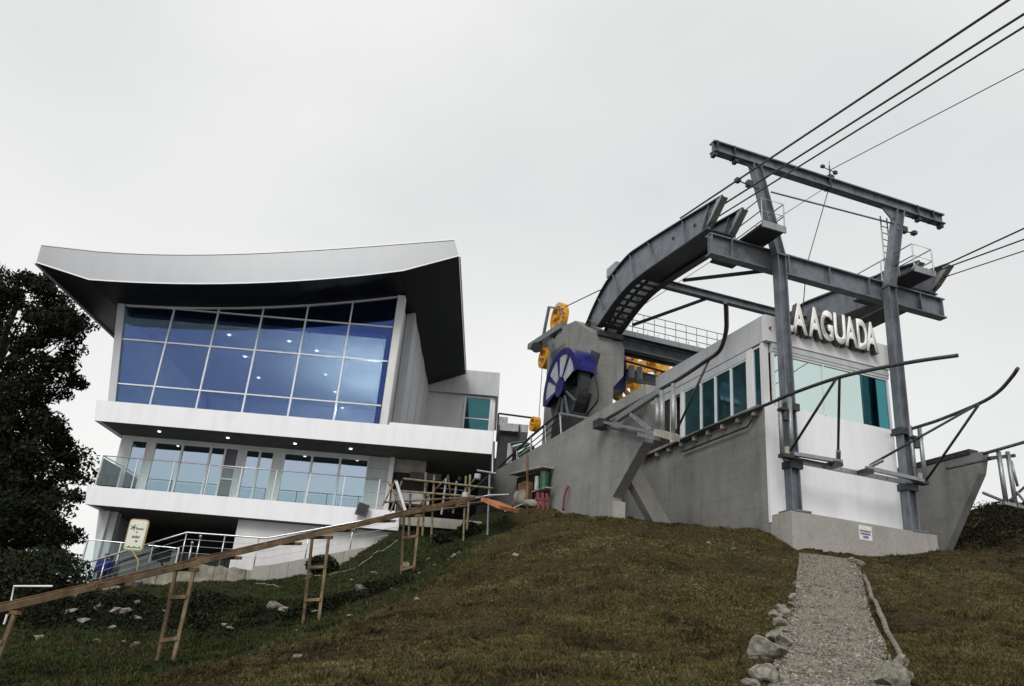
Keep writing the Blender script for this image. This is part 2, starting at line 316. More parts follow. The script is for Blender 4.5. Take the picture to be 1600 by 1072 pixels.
# ================================================================== TERRAIN
CT = []
def cpx(u, v, Y): CT.append(at_y(u, v, Y))
for a in [(0, 0, 0), (-9, 0, -0.5), (9, 0, 0.2), (0, 5, 0.75), (0, -12, -2.2), (-20, -12, -3), (20, -12, -2), (9, 6, 1.0), (-9, 6, 0.1),
          (-30, 5, -2.0), (30, 8, 1.2), (-30, 20, 0.5)]: CT.append(np.array(a, float))
for a in [(800, 1072, 10.5), (550, 1072, 10.5), (1050, 1072, 11), (1290, 1072, 11.7), (1560, 1072, 11.7), (400, 1074, 11.5),
          (960, 940, 18), (1150, 930, 19), (1290, 960, 18.2), (1500, 960, 18.2), (800, 950, 17.5), (860, 860, 24), (1100, 870, 23.5), (1560, 905, 23.5),
          (1000, 1010, 14), (1460, 1010, 15)]: cpx(*a)
for a in [(1600, 868, 27.5), (1540, 866, 28), (1600, 835, 31.5), (1600, 795, 36), (1520, 800, 36.5), (1680, 850, 30), (1680, 790, 36)]: cpx(*a)
CREST = [(805, 797, 33.0), (772, 838, 29.5), (735, 868, 26.8), (700, 895, 24.5), (640, 935, 21.5), (560, 970, 19.2), (400, 1022, 16.0), (260, 1062, 14.0)]
for a in CREST: cpx(*a)
for a in [(120, 1072, 14.5), (0, 1072, 15.5), (240, 1055, 19.5), (100, 1020, 20.5), (0, 1010, 22), (100, 985, 24.5), (300, 988, 24.5), (420, 990, 23.5),
          (100, 943, 26.3), (300, 937, 27), (440, 945, 27.0), (560, 925, 26.5), (200, 928, 30.5), (330, 912, 31.5), (640, 882, 29), (720, 852, 31.5), (690, 856, 32.4), (762, 852, 31.8), (790, 815, 34.0), (735, 830, 34.0), (760, 800, 37.0),
          (470, 905, 31.5), (560, 872, 32.6), (620, 832, 33.0), (0, 960, 28)]: cpx(*a)
for s, t, z in [(0, 0, 6.25), (2.9, -0.1, 6.4), (5.9, -0.1, 6.85), (0, 1.1, 6.85), (0, 4.5, 7.2), (0, 8, 7.6), (-4.5, 3.3, 6.98), (-4.5, 6.0, 7.55), (-4.5, 8.9, 8.2), (-4.5, 12.5, 8.6),
                (-2.2, 5, 7.3), (8.5, 0.2, 7.0), (9.6, 2.4, 7.2), (3, 12, 8.4), (10, 14, 9.2), (0, 25, 9)]:
    CT.append(ST(s, t, z))
for a in [(-24, 34, 3.2), (-16, 36, 4.2), (-11, 36, 4.6), (-6, 37, 5.0), (-12, 50, 4.4), (-30, 45, 2.5),  (0, 50, 7.0), (-40, 60, 0), (20, 60, 8), (40, 40, 10)]: CT.append(np.array(a, float))
CT = np.array(CT)
def tps(r2): return np.where(r2 > 1e-9, 0.5 * r2 * np.log(np.maximum(r2, 1e-9)), 0)
n_ = len(CT); D2 = ((CT[:, None, :2] - CT[None, :, :2]) ** 2).sum(-1)
A_ = np.zeros((n_ + 3, n_ + 3)); A_[:n_, :n_] = tps(D2) + np.eye(n_) * 0.03; A_[:n_, n_:] = np.c_[np.ones(n_), CT[:, :2]]; A_[n_:, :n_] = A_[:n_, n_:].T
WT = np.linalg.solve(A_, np.r_[CT[:, 2], 0, 0, 0])
def vnoise(x, y, seed=0):
    """smooth value noise, vectorised"""
    xi = np.floor(x).astype(int); yi = np.floor(y).astype(int); fx = x - xi; fy = y - yi
    fx = fx * fx * (3 - 2 * fx); fy = fy * fy * (3 - 2 * fy)
    def h(a, b):
        k = (a * 374761393 + b * 668265263 + seed * 1442695) & 0x7fffffff; k = ((k ^ (k >> 13)) * 1274126177) & 0x7fffffff
        return ((k ^ (k >> 16)) & 0xffff) / 65535.0
    return (h(xi, yi) * (1 - fx) + h(xi + 1, yi) * fx) * (1 - fy) + (h(xi, yi + 1) * (1 - fx) + h(xi + 1, yi + 1) * fx) * fy
CRP = np.array([at_y(*a)[:2] for a in CREST])
def crest_side(x, y):
    """>0 on the green lawn left of the mound's edge"""
    cx = np.interp(y, CRP[::-1, 1], CRP[::-1, 0]); return cx - x
# path centreline
PL = [at_y(1205, 1075, 11.6), at_y(1222, 1000, 15.5), at_y(1243, 930, 19.5), at_y(1252, 863, 25.6)]
PR = [at_y(1402, 1075, 11.6), at_y(1378, 1000, 15.5), at_y(1352, 930, 19.5), at_y(1335, 863, 25.9)]
PLx = np.array([p[0] for p in PL]); PRx = np.array([p[0] for p in PR]); PY = np.array([11.6, 15.5, 19.5, 25.7])
# extend towards the camera
PLx = np.r_[PLx[0] - (PLx[1] - PLx[0]) * 1.6, PLx]; PRx = np.r_[PRx[0] - (PRx[1] - PRx[0]) * 1.2, PRx]; PY = np.r_[5.4, PY]
def path_edges(y): return np.interp(y, PY, PLx), np.interp(y, PY, PRx)
def base_h(x, y):
    x = np.asarray(x, float); y = np.asarray(y, float); sh = x.shape; x = x.ravel(); y = y.ravel()
    r2 = (x[:, None] - CT[None, :, 0]) ** 2 + (y[:, None] - CT[None, :, 1]) ** 2
    z = tps(r2) @ WT[:n_] + WT[n_] + WT[n_ + 1] * x + WT[n_ + 2] * y
    return z.reshape(sh)
def far_blend(x, y):
    d = np.maximum(0, np.maximum(np.maximum(np.abs(x) - 30, y - 55), -8 - y)); return np.clip(d / 40, 0, 1), d
def ground_h(x, y, detail=True):
    x = np.asarray(x, float); y = np.asarray(y, float)
    cx = np.clip(x, -42, 42); cy = np.clip(y, -14, 62)
    z = base_h(cx, cy); f, d = far_blend(x, y); z = z - 0.22 * d
    if detail:
        l_, r_ = path_edges(y); onp = ((x > l_ - 0.1) & (x < r_ + 0.1) & (y < 26)).astype(float)
        k = (1 - 0.8 * onp) * (1 - f)
        g = (crest_side(x, y) > 0).astype(float)
        z = z + k * ((vnoise(x * 1.1, y * 1.1, 1) - 0.5) * (0.16 + 0.10 * g) + (vnoise(x * 3.3, y * 3.3, 2) - 0.5) * (0.10 + 0.05 * g) + (vnoise(x * 9, y * 9, 3) - 0.5) * 0.035)
        z = z - onp * 0.03
    return z
def grid_axis(lo, hi, step, far, n):
    c = np.arange(lo, hi + 1e-6, step); e = np.geomspace(step, far, n)
    return np.r_[lo - np.cumsum(e)[::-1], c, hi + np.cumsum(e)]
gx = grid_axis(-24, 26, 0.16, 60, 20); gy = grid_axis(5, 39, 0.16, 60, 20)
GX, GY = np.meshgrid(gx, gy); GZ = np.zeros_like(GX)
for i in range(0, GX.shape[0], 20): GZ[i:i + 20] = ground_h(GX[i:i + 20], GY[i:i + 20])
def grid_mesh(name, X, Y, Z, mats, attr=None):
    ny, nx = X.shape; me = bpy.data.meshes.new(name)
    idx = np.arange(nx * ny).reshape(ny, nx); q = np.stack([idx[:-1, :-1], idx[:-1, 1:], idx[1:, 1:], idx[1:, :-1]], -1).reshape(-1, 4)
    me.vertices.add(nx * ny); me.vertices.foreach_set('co', np.stack([X, Y, Z], -1).astype(np.float32).ravel())
    me.loops.add(q.size); me.loops.foreach_set('vertex_index', q.astype(np.int32).ravel())
    me.polygons.add(len(q)); me.polygons.foreach_set('loop_start', np.arange(0, q.size, 4, dtype=np.int32)); me.polygons.foreach_set('loop_total', np.full(len(q), 4, np.int32))
    me.polygons.foreach_set('use_smooth', np.ones(len(q), bool)); me.update(calc_edges=True)
    if attr is not None:
        a = me.attributes.new('lawn', 'FLOAT', 'POINT'); a.data.foreach_set('value', attr.astype(np.float32).ravel())
    for m_ in mats: me.materials.append(m_)
    o = bpy.data.objects.new(name, me); COL.objects.link(o); return o
lawn = np.clip(crest_side(GX, GY) / 0.9 + 0.5 + (vnoise(GX * 0.9, GY * 0.9, 5) - 0.5) * 1.4, 0, 1)

def ground_mat():
    mt, n, l, b = newmat('turf_and_soil')
    g = n.new('ShaderNodeNewGeometry'); at = n.new('ShaderNodeAttribute'); at.attribute_name = 'lawn'
    def nse(sc, det, ro=0.6):
        z = n.new('ShaderNodeTexNoise'); z.inputs['Scale'].default_value = sc; z.inputs['Detail'].default_value = det; z.inputs['Roughness'].default_value = ro
        l.new(g.outputs['Position'], z.inputs['Vector']); return z.outputs['Fac']
    a = nse(1.1, 8); c = nse(9, 8, 0.7)
    r1 = n.new('ShaderNodeValToRGB'); e = r1.color_ramp.elements
    e[0].position = 0.30; e[0].color = (0.020, 0.016, 0.009, 1); e[1].position = 0.70; e[1].color = (0.080, 0.064, 0.026, 1)
    x = e.new(0.5); x.color = (0.044, 0.034, 0.015, 1)
    r2 = n.new('ShaderNodeValToRGB'); e = r2.color_ramp.elements
    e[0].position = 0.32; e[0].color = (0.010, 0.013, 0.006, 1); e[1].position = 0.68; e[1].color = (0.030, 0.042, 0.014, 1)
    mxv = n.new('ShaderNodeMath'); mxv.operation = 'MULTIPLY_ADD'; mxv.inputs[1].default_value = 0.55; 
    hf = n.new('ShaderNodeMath'); hf.operation = 'MULTIPLY'; hf.inputs[1].default_value = 0.45; l.new(a, hf.inputs[0])
    l.new(c, mxv.inputs[0]); l.new(hf.outputs[0], mxv.inputs[2])
    l.new(mxv.outputs[0], r1.inputs[0]); l.new(mxv.outputs[0], r2.inputs[0])
    mx = n.new('ShaderNodeMix'); mx.data_type = 'RGBA'; l.new(at.outputs['Fac'], mx.inputs[0]); l.new(r1.outputs[0], mx.inputs[6]); l.new(r2.outputs[0], mx.inputs[7])
    l.new(mx.outputs[2], b.inputs['Base Color']); b.inputs['Roughness'].default_value = 0.95; b.inputs['Specular IOR Level'].default_value = 0.15
    bp = n.new('ShaderNodeBump'); bp.inputs['Strength'].default_value = 1.0; bp.inputs['Distance'].default_value = 0.09; l.new(c, bp.inputs['Height']); l.new(bp.outputs[0], b.inputs['Normal'])
    return mt
gobj = grid_mesh('ground', GX, GY, GZ, [ground_mat()], lawn); tag(gobj, 'rough hillside of brown turf mound and green lawn', None, None, 'structure')
def gz(x, y): return float(ground_h(np.array([x]), np.array([y]))[0])

# gravel path sheet and its pebbles
def gravel_mat():
    mt, n, l, b = newmat('gravel'); g = n.new('ShaderNodeNewGeometry')
    v = n.new('ShaderNodeTexVoronoi'); v.inputs['Scale'].default_value = 26; l.new(g.outputs['Position'], v.inputs['Vector'])
    z = n.new('ShaderNodeTexNoise'); z.inputs['Scale'].default_value = 1.4; z.inputs['Detail'].default_value = 7; l.new(g.outputs['Position'], z.inputs['Vector'])
    r = n.new('ShaderNodeValToRGB'); r.color_ramp.elements[0].color = (0.09, 0.08, 0.06, 1); r.color_ramp.elements[1].color = (0.25, 0.225, 0.18, 1)
    ad = n.new('ShaderNodeMath'); ad.operation = 'MULTIPLY_ADD'; ad.inputs[1].default_value = 0.5
    sp_ = n.new('ShaderNodeSeparateColor'); l.new(v.outputs['Color'], sp_.inputs[0]); l.new(sp_.outputs[0], ad.inputs[0])
    h = n.new('ShaderNodeMath'); h.operation = 'MULTIPLY'; h.inputs[1].default_value = 0.5; l.new(z.outputs['Fac'], h.inputs[0]); l.new(h.outputs[0], ad.inputs[2])
    l.new(ad.outputs[0], r.inputs[0]); l.new(r.outputs[0], b.inputs['Base Color']); b.inputs['Roughness'].default_value = 0.95
    bp = n.new('ShaderNodeBump'); bp.inputs['Strength'].default_value = 0.9; bp.inputs['Distance'].default_value = 0.02; l.new(v.outputs['Distance'], bp.inputs['Height']); l.new(bp.outputs[0], b.inputs['Normal'])
    return mt
GRAV = gravel_mat()
py = np.arange(5.5, 25.72, 0.14); pl, pr = path_edges(py); k = np.linspace(0, 1, 24)
PX = pl[:, None] * (1 - k) + pr[:, None] * k + (vnoise(py * 1.7, py * 0 + 3, 4) - 0.5)[:, None] * 0.10; PYY = np.repeat(py[:, None], 24, 1)
PZ = ground_h(PX, PYY) + 0.03 + (vnoise(PX * 7, PYY * 7, 8) - 0.5) * 0.02
PZ[:, 0] -= 0.06; PZ[:, -1] -= 0.06
pobj = grid_mesh('path', PX, PYY, PZ, [GRAV]); tag(pobj, 'pale gravel footpath climbing to the concrete plinth', None, None, 'structure')

def soup(name, V, Q, cols, mat, label, cat, kind='stuff'):
    me = bpy.data.meshes.new(name); k = Q.shape[1]
    me.vertices.add(len(V)); me.vertices.foreach_set('co', V.astype(np.float32).ravel())
    me.loops.add(Q.size); me.loops.foreach_set('vertex_index', Q.astype(np.int32).ravel())
    me.polygons.add(len(Q)); me.polygons.foreach_set('loop_start', np.arange(0, Q.size, k, dtype=np.int32)); me.polygons.foreach_set('loop_total', np.full(len(Q), k, np.int32))
    me.update(calc_edges=True)
    a = me.color_attributes.new('tone', 'FLOAT_COLOR', 'POINT'); a.data.foreach_set('color', np.c_[cols, np.ones(len(cols))].astype(np.float32).ravel())
    me.materials.append(mat); o = bpy.data.objects.new(name, me); COL.objects.link(o)
    return tag(o, label, cat, None, kind)
def tone_mat(name, rough=0.9, trans=0.0, spec=0.2):
    mt, n, l, b = newmat(name); a = n.new('ShaderNodeAttribute'); a.attribute_name = 'tone'; l.new(a.outputs['Color'], b.inputs['Base Color'])
    b.inputs['Roughness'].default_value = rough; b.inputs['Specular IOR Level'].default_value = spec; return mt
TONE = tone_mat('leaf_and_blade')
def pebbles(n):
    y = np.exp(rng.uniform(math.log(9.5), math.log(25.6), n)); l_, r_ = path_edges(y); k = rng.random(n); k = np.where(rng.random(n) < 0.35, np.where(k < 0.5, k * 0.3, 1 - (1 - k) * 0.3), k)
    x = l_ + (r_ - l_) * k * 1.04 - 0.03; z = ground_h(x, y) + 0.03
    r = rng.gamma(1.7, 0.0055, n) + 0.006
    base = np.array([[1, 0, 0], [0, 1, 0], [-1, 0, 0], [0, -1, 0], [0, 0, 0.75], [0, 0, -0.6]], float)
    th = rng.uniform(0, 6.28, n); c, s = np.cos(th), np.sin(th); B = np.repeat(base[None], n, 0) * rng.uniform(0.65, 1.3, (n, 6, 1))
    X = B[..., 0] * c[:, None] - B[..., 1] * s[:, None]; Y = B[..., 0] * s[:, None] + B[..., 1] * c[:, None]
    V = np.stack([X, Y, B[..., 2]], -1) * r[:, None, None] + np.stack([x, y, z], -1)[:, None]
    T = np.array([[0, 1, 4], [1, 2, 4], [2, 3, 4], [3, 0, 4], [1, 0, 5], [2, 1, 5], [3, 2, 5], [0, 3, 5]])
    Q = (T[None] + (np.arange(n) * 6)[:, None, None]).reshape(-1, 3)
    tn = (0.08 + 0.30 * rng.random(n) ** 1.6)[:, None] * np.array([1, 0.92, 0.76]) * rng.uniform(0.94, 1.06, (n, 3)); return V.reshape(-1, 3), Q, np.repeat(tn, 6, 0)
soup('gravel', *pebbles(30000), TONE, 'loose pale gravel stones strewn over the path', 'gravel')

def tufts(n, lawnside, ymin, ymax, hmin, hmax, pal, blades=5):
    y = np.exp(rng.uniform(math.log(ymin), math.log(ymax), n * 3)); x = rng.uniform(-0.75, 0.75, n * 3) * (y + 2)
    cs = crest_side(x, y) + (vnoise(x * 1.3, y * 1.3, 9) - 0.5) * 1.2; ok = (cs > 0.1) if lawnside else (cs < 0.1)
    l_, r_ = path_edges(y); ok &= ~((x > l_ + 0.03) & (x < r_ - 0.03) & (y < 26))
    s = (np.stack([x, y, 0 * x], -1) - O0) @ E1; t = (np.stack([x, y, 0 * x], -1) - O0) @ E2
    ok &= ~((s > -0.02) & (s < 6) & (t > -0.02)); ok &= ~((s > -4.6) & (t > 9.0))
    ok &= ~((y > 33.6) & (x < -3.8))
    dens = vnoise(x * 0.8, y * 0.8, 11) * 0.6 + vnoise(x * 2.9, y * 2.9, 12) * 0.4; ok &= rng.random(len(x)) < np.clip((dens - 0.22) * 2.6, 0.38, 1)
    x, y, dens = x[ok], y[ok], dens[ok]; z = ground_h(x, y); u, v, d = proj(np.stack([x, y, z], -1))
    ok = (u > -40) & (u < 1640) & (v < 1110); x, y, z, dens = x[ok][:n], y[ok][:n], z[ok][:n], dens[ok][:n]; n = len(x)
    m_ = n * blades; X = np.repeat(x, blades) + rng.normal(0, 0.035, m_); Y = np.repeat(y, blades) + rng.normal(0, 0.035, m_); Z = np.repeat(z, blades) - 0.01
    h = rng.uniform(hmin, hmax, m_) * (0.6 + 0.8 * np.repeat(dens, blades)); a = rng.uniform(0, 6.28, m_); wd = rng.uniform(0.006, 0.016, m_) * (1 + np.repeat(y, blades) / 25)
    le = rng.uniform(0.2, 1.1, m_) * h; b = rng.uniform(0, 6.28, m_)
    p0 = np.stack([X - np.cos(a) * wd, Y - np.sin(a) * wd, Z], -1); p1 = np.stack([X + np.cos(a) * wd, Y + np.sin(a) * wd, Z], -1); p2 = np.stack([X + np.cos(b) * le, Y + np.sin(b) * le, Z + h], -1)
    V = np.stack([p0, p1, p2], 1).reshape(-1, 3); Q = np.arange(m_ * 3).reshape(-1, 3)
    pal = np.array(pal); ci = np.clip((vnoise(X * 0.5, Y * 0.5, 21) * 0.35 + vnoise(X * 1.5, Y * 1.5, 14) * 0.4 + vnoise(X * 4.5, Y * 4.5, 15) * 0.25 - 0.5) * 1.7 + 0.35 + rng.random(m_) * 0.3, 0, 0.999) * (len(pal) - 1); i0 = ci.astype(int); fr = (ci - i0)[:, None]
    c = (pal[i0] * (1 - fr) + pal[np.minimum(i0 + 1, len(pal) - 1)] * fr) * rng.uniform(0.6, 1.35, m_)[:, None]
    return V, Q, np.repeat(c, 3, 0)
soup('dry_grass', *tufts(110000, False, 9, 34, 0.018, 0.05, [(0.026, 0.019, 0.009), (0.058, 0.043, 0.017), (0.094, 0.073, 0.027), (0.098, 0.088, 0.029), (0.155, 0.124, 0.058)]), TONE, 'short brown and olive grass on the mound', 'grass')
wv, wq, wc = tufts(900, False, 9, 33, 0.06, 0.14, [(0.030, 0.024, 0.010), (0.060, 0.055, 0.020), (0.105, 0.088, 0.042)], 16)
soup('weeds', wv, wq, wc, TONE, 'taller weed tussocks scattered over the brown mound', 'weeds')
soup('green_grass', *tufts(60000, True, 12, 36, 0.03, 0.10, [(0.011, 0.015, 0.005), (0.027, 0.039, 0.011), (0.050, 0.061, 0.016), (0.044, 0.036, 0.015), (0.066, 0.064, 0.025)]), TONE, 'dark green grass on the lawn below the white building', 'grass')

# ================================================================== WHITE BUILDING (left); facade runs along X
B = Thing('station_building', 'white three storey building with sweeping grey roof and blue glass wall', 'building', (-11, 36, 4.5))
YG, YB, YM, YR = 35.5, 34.3, 36.4, 33.0
def xl(z): return -16.73 - 0.165 * (z - 7.1)                     # the left wall leans outwards
qb = np.polyfit([-18.54, -11.38, -5.07], [16.49, 17.01, 18.21], 2)
def roof_lo(x):
    if x < -18.54: return 17.1 + (x + 21.04) / 2.5 * (16.49 - 17.1)
    if x > -5.07: return 18.21 + (x + 5.07) / 2.37 * (19.18 - 18.21)
    return float(np.polyval(qb, x))
qt = np.polyfit([-21.07, -14.71, -11.66, -7.49, -2.98], [17.96, 18.09, 18.45, 19.14, 19.97], 3)
def roof_hi(x): return float(np.polyval(qt, x))
xs_r = [-21.04] + list(np.linspace(-18.54, -5.07, 15)) + [-2.7]
xt_r = [-21.07] + list(np.linspace(-18.5, -5.2, 15)) + [-2.98]
lo = [(x, roof_lo(x)) for x in xs_r]; hi = [(x, roof_hi(x)) for x in xt_r]
hi_in = [(x, max(roof_hi(x) - 0.02, l_[1] + 0.05)) for x, l_ in zip(xt_r, lo)]
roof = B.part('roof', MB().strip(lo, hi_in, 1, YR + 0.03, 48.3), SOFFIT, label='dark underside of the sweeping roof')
def lerp(a, b, k): return (a[0] + (b[0] - a[0]) * k, a[1] + (b[1] - a[1]) * k)
for i in range(len(lo) - 1):                                      # fascia sheets with open joints
    a, b_ = lo[i], lo[i + 1]; c, d = hi[i], hi[i + 1]; g = 0.0008 / max(0.5, b_[0] - a[0])
    mb = MB().prism([lerp(a, b_, g), lerp(a, b_, 1 - g), lerp(c, d, 1 - g), lerp(c, d, g)], 1, YR - 0.02, YR + 0.027)
    B.part('fascia_panel', mb, FASCIA, roof)
trim = MB()
for i in range(len(lo) - 1):
    a, b_ = lo[i], lo[i + 1]; trim.prism([(a[0], a[1] - 0.035), (b_[0], b_[1] - 0.035), (b_[0], b_[1] + 0.02), (a[0], a[1] + 0.02)], 1, YR - 0.05, YR - 0.022)
    a, b_ = hi[i], hi[i + 1]; trim.prism([(a[0], a[1] - 0.03), (b_[0], b_[1] - 0.03), (b_[0], b_[1] + 0.03), (a[0], a[1] + 0.03)], 1, YR - 0.05, YR - 0.022)
trim.box(-21.12, -21.045, YR - 0.02, 48.3, 17.02, 17.14)
trim.box(-2.68, -2.62, YR - 0.02, 48.3, 19.12, 19.24)
B.part('edge_trim', trim, WHITE, roof)

# upper glass wall
cols = [-5.53 - 2.03 * k for k in range(6)][::-1]                 # mullion lines, left to right
rows = [11.3, 12.68, 14.80, 16.50]
def prism_pane(x0, x1, z0, z1, name='pane', left=False):
    n = 5; bot = [(x0 + (x1 - x0) * i / n, z0) for i in range(n + 1)]
    top = [(x, z1 if z1 is not None else roof_lo(x) - 0.02) for x, _ in bot]
    if left: bot[0] = (xl(z0) + 0.32, z0); top[0] = (xl(top[0][1]) + 0.32, top[0][1])
    poly = [bot[0], bot[-1]] + (top[::-1] if z1 is None else [top[-1], top[0]])
    if max(p[1] for p in top) - z0 < 0.06: return
    poly = [(p[0], max(p[1], z0 + 0.01)) if j > 1 else p for j, p in enumerate(poly)]
    B.part(name, MB().prism(poly, 1, YG, YG + 0.02), GBLUE)
edges = [None] + cols
for j in range(6):
    x0 = cols[j - 1] if j else xl(11.3) + 0.32; x1 = cols[j]
    if j == 0: x0 = -17.2; 
    for r in range(3): prism_pane(x0 + (0.03 if j else 0), x1 - 0.03, rows[r] + 0.025, rows[r + 1] - 0.025, left=(j == 0))
    prism_pane((x0 if j else -18.0) + 0.03, x1 - 0.03, rows[3] + 0.025, None)
for j, x in enumerate(cols[:-1]):
    B.part('mullion', MB().box(x - 0.032, x + 0.032, YG - 0.06, YG + 0.06, 11.3, roof_lo(x) - 0.004), ALU)
for r in (1, 2, 3):
    z = rows[r]; xa = xl(z) + 0.3
    prev = xa
    for x in cols:
        B.part('transom', MB().box(prev + (0.033 if prev != xa else 0), x - 0.033, YG - 0.055, YG + 0.05, z - 0.028, z + 0.028), ALU); prev = x
hd = MB()
xsn = np.linspace(-17.85, -5.5, 13)
for i in range(12):
    a, b_ = xsn[i], xsn[i + 1]; hd.prism([(a, roof_lo(a) - 0.09), (b_, roof_lo(b_) - 0.09), (b_, roof_lo(b_) - 0.005), (a, roof_lo(a) - 0.005)], 1, YG - 0.075, YG + 0.055)
B.part('head_rail', hd, ALU)
# jambs: leaning left wall and right end wall
jl = [(xl(11.2), 11.2), (xl(11.2) + 0.33, 11.2), (xl(16.5) + 0.33, 16.5), (xl(16.5), 16.5)]
B.part('leaning_wall', MB().prism(jl, 1, YG - 0.12, 48.0), SIDEW)
B.part('jamb', MB().box(-5.497, -5.16, YG - 0.2, YG + 0.35, 11.2, 18.08), WALLW)
B.part('recess_wall', MB().box(-5.75, -5.30, YG + 0.355, 37.6, 11.2, 18.0), SIDEW)
for z in (12.0, 13.9, 15.6): B.part('slit_window', MB().box(-5.296, -5.285, 36.3, 36.6, z, z + 0.8), GREYBL)
pil = B.part('pilaster', MB().box(-5.28, -4.88, 37.6, 38.2, 11.2, 18.26), SIDEW)
for i in range(7): B.part('side_panel', MB().box(-5.3, -4.9 + 0.02 * (i % 2), 38.215 + i * 1.65, 38.2 + (i + 1) * 1.65, 11.2, 18.2), SIDEW)
B.part('room_side_wall', MB().box(-5.80, -5.757, YG + 0.06, 49.0, 11.2, 17.95), WALLW)
# room behind the glass
B.part('room_floor', MB().box(-17.3, -5.8, YG + 0.1, 47.6, 11.05, 11.198), CEIL)
B.part('room_back_wall', MB().box(-17.6, -5.81, 47.6, 47.8, 11.2, 16.4), WALLW)
B.part('room_ceiling', MB().prism([(-17.9, 16.10), (-5.81, 16.10), (-5.81, 16.3), (-17.9, 16.3)], 1, YG + 0.5, 47.6), WALLW)
for k, (x, y, e) in enumerate([(-6.9, 38.6, 2200), (-7.4, 43.0, 3000), (-9.4, 40.5, 800)]):                     # added fill lights at mid height, lightening the right panes
    pl_ = bpy.data.lights.new('hall_fill', 'POINT'); pl_.energy = e; pl_.color = (1, 0.95, 0.88); pl_.shadow_soft_size = 0.0
    po = bpy.data.objects.new('hall_fill', pl_); COL.objects.link(po); po.parent = B.o; po.location = np.array([x, y, 13.2]) - B.b
for (u, v) in [(358, 523), (383, 557), (404, 590), (452, 533), (495, 548), (509, 585), (524, 612), (535, 637), (442, 643)]:
    p = at_z(u, v, 16.09); mb = MB().tube([(p[0], p[1], 16.06), (p[0], p[1], 16.098)], 0.09, 10)
    B.part('ceiling_lamp', mb, HALL)

# slab bands, clad in sheets
def band(x0l, x1, z0, z1, n, deep, lean=True):
    core = MB().box(x0l + 0.25, x1 - 0.02, YB + 0.03, deep, z0 + 0.02, z1 - 0.02)
    bo = B.part('floor_slab', core, CEIL)
    xs = np.linspace(x0l, x1, n + 1)
    for i in range(n):
        a, b_ = xs[i] + 0.0015, xs[i + 1] - 0.0015
        poly = [(a, z0), (b_, z0), (b_, z1), (a, z1)]
        if i == 0 and lean: poly[0] = (xl(z0), z0); poly[3] = (xl(z1), z1)
        B.part('cladding_sheet', MB().prism(poly, 1, YB, YB + 0.027), WHITE, bo)
    B.part('end_sheet', MB().prism([(xl(z0), z0), (xl(z0) + 0.24, z0), (xl(z1) + 0.24, z1), (xl(z1), z1)], 1, YB + 0.03, deep), WHITE, bo)
    B.part('end_sheet', MB().box(x1 - 0.018, x1, YB + 0.03, deep, z0, z1), WHITE, bo)
    return bo
b1 = band(-17.35, -0.46, 10.6, 11.5, 9, 47.0)
b2 = band(-16.75, -4.0, 7.1, 7.88, 7, 44.0)
B.part('band_upstand', MB().box(-4.92, -0.47, YB + 0.01, YB + 0.2, 11.502, 11.62), WHITE, b1)

# middle storey: wall pieces, windows, rail
def wall_piece(a, b_, z0=7.9, z1=10.6, y=YM, m=WALLW): B.part('wall_panel', MB().box(a, b_, y, y + 0.25, z0, z1), m)
W_ = [(-16.45, -15.74, 1), (-15.42, -11.66, 4), (-11.36, -10.1, 2), (-9.66, -5.9, 3)]
wx = [-16.95, -16.45, -15.74, -15.42, -11.66, -11.36, -10.1, -9.66, -5.9]
for i in range(0, 8, 2): wall_piece(wx[i], wx[i + 1])
for (a, b_, n) in W_: wall_piece(a, b_, 10.42, 10.6)
for i in range(5): B.part('siding_board', MB().box(-5.9, -4.96, YM, YM + 0.25, 7.9 + i * 0.54 + 0.006, 7.9 + (i + 1) * 0.54 - 0.006), SIDEW)
B.part('corner_post', MB().box(-4.955, -4.75, YM - 0.12, YM + 0.2, 7.9, 10.6), ALU)
for gi, (a, b_, n) in enumerate(W_):
    ed = {4: [-15.42, -14.18, -12.92, -12.27, -11.66]}.get(n, list(np.linspace(a, b_, n + 1)))
    for k in range(n):
        x0, x1 = ed[k], ed[k + 1]; fwd = 0.055
        fr = MB(); f_ = 0.045
        fr.box(x0, x0 + f_, YM - 0.03, YM + 0.12, 7.92, 10.42).box(x1 - f_, x1, YM - 0.03, YM + 0.12, 7.92, 10.42).box(x0 + f_, x1 - f_, YM - 0.03, YM + 0.12, 10.42 - f_, 10.42).box(x0 + f_, x1 - f_, YM - 0.03, YM + 0.12, 7.92, 7.98)
        if n == 4 and k == 3: fr.box(x0 + f_, x1 - f_, YM - 0.03, YM + 0.12, 9.0, 9.06).box(x0 + f_, x1 - f_, YM - 0.03, YM + 0.12, 9.5, 9.55)
        wn = B.part('window', fr, ALU)
        B.part('pane', MB().box(x0 + f_, x1 - f_, YM + 0.03, YM + 0.05, 7.98, 10.42 - f_), GREYBL if (n == 4 and k == 3) else GLIGHT, wn)
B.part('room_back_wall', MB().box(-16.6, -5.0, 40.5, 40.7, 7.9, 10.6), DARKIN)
for (u, v) in [(249, 674), (356, 684), (461, 693), (548, 701)]:
    p = at_z(u, v, 10.61); B.part('downlight', MB().tube([(p[0], p[1], 10.585), (p[0], p[1], 10.615)], 0.065, 10), LAMP)
rail = B.part('railing', MB().tube([(-16.58, YB + 0.1, 9.16), (-4.98, YB + 0.1, 9.16)], 0.022, 8).tube([(-16.58, YB + 0.1, 9.16), (-16.5, YM, 9.16)], 0.022, 8), STAIN, smooth=True)
px_ = [-16.58, -15.1, -13.58, -12.1, -10.75, -9.3, -7.9, -6.45, -5.0]
for x in px_: B.part('post', MB().box(x - 0.022, x + 0.022, YB + 0.075, YB + 0.125, 7.7, 9.14), STAIN, rail)
for i in range(8): B.part('glass_pane', MB().box(px_[i] + 0.05, px_[i + 1] - 0.05, YB + 0.094, YB + 0.106, 7.95, 9.08), GCLEAR, rail)
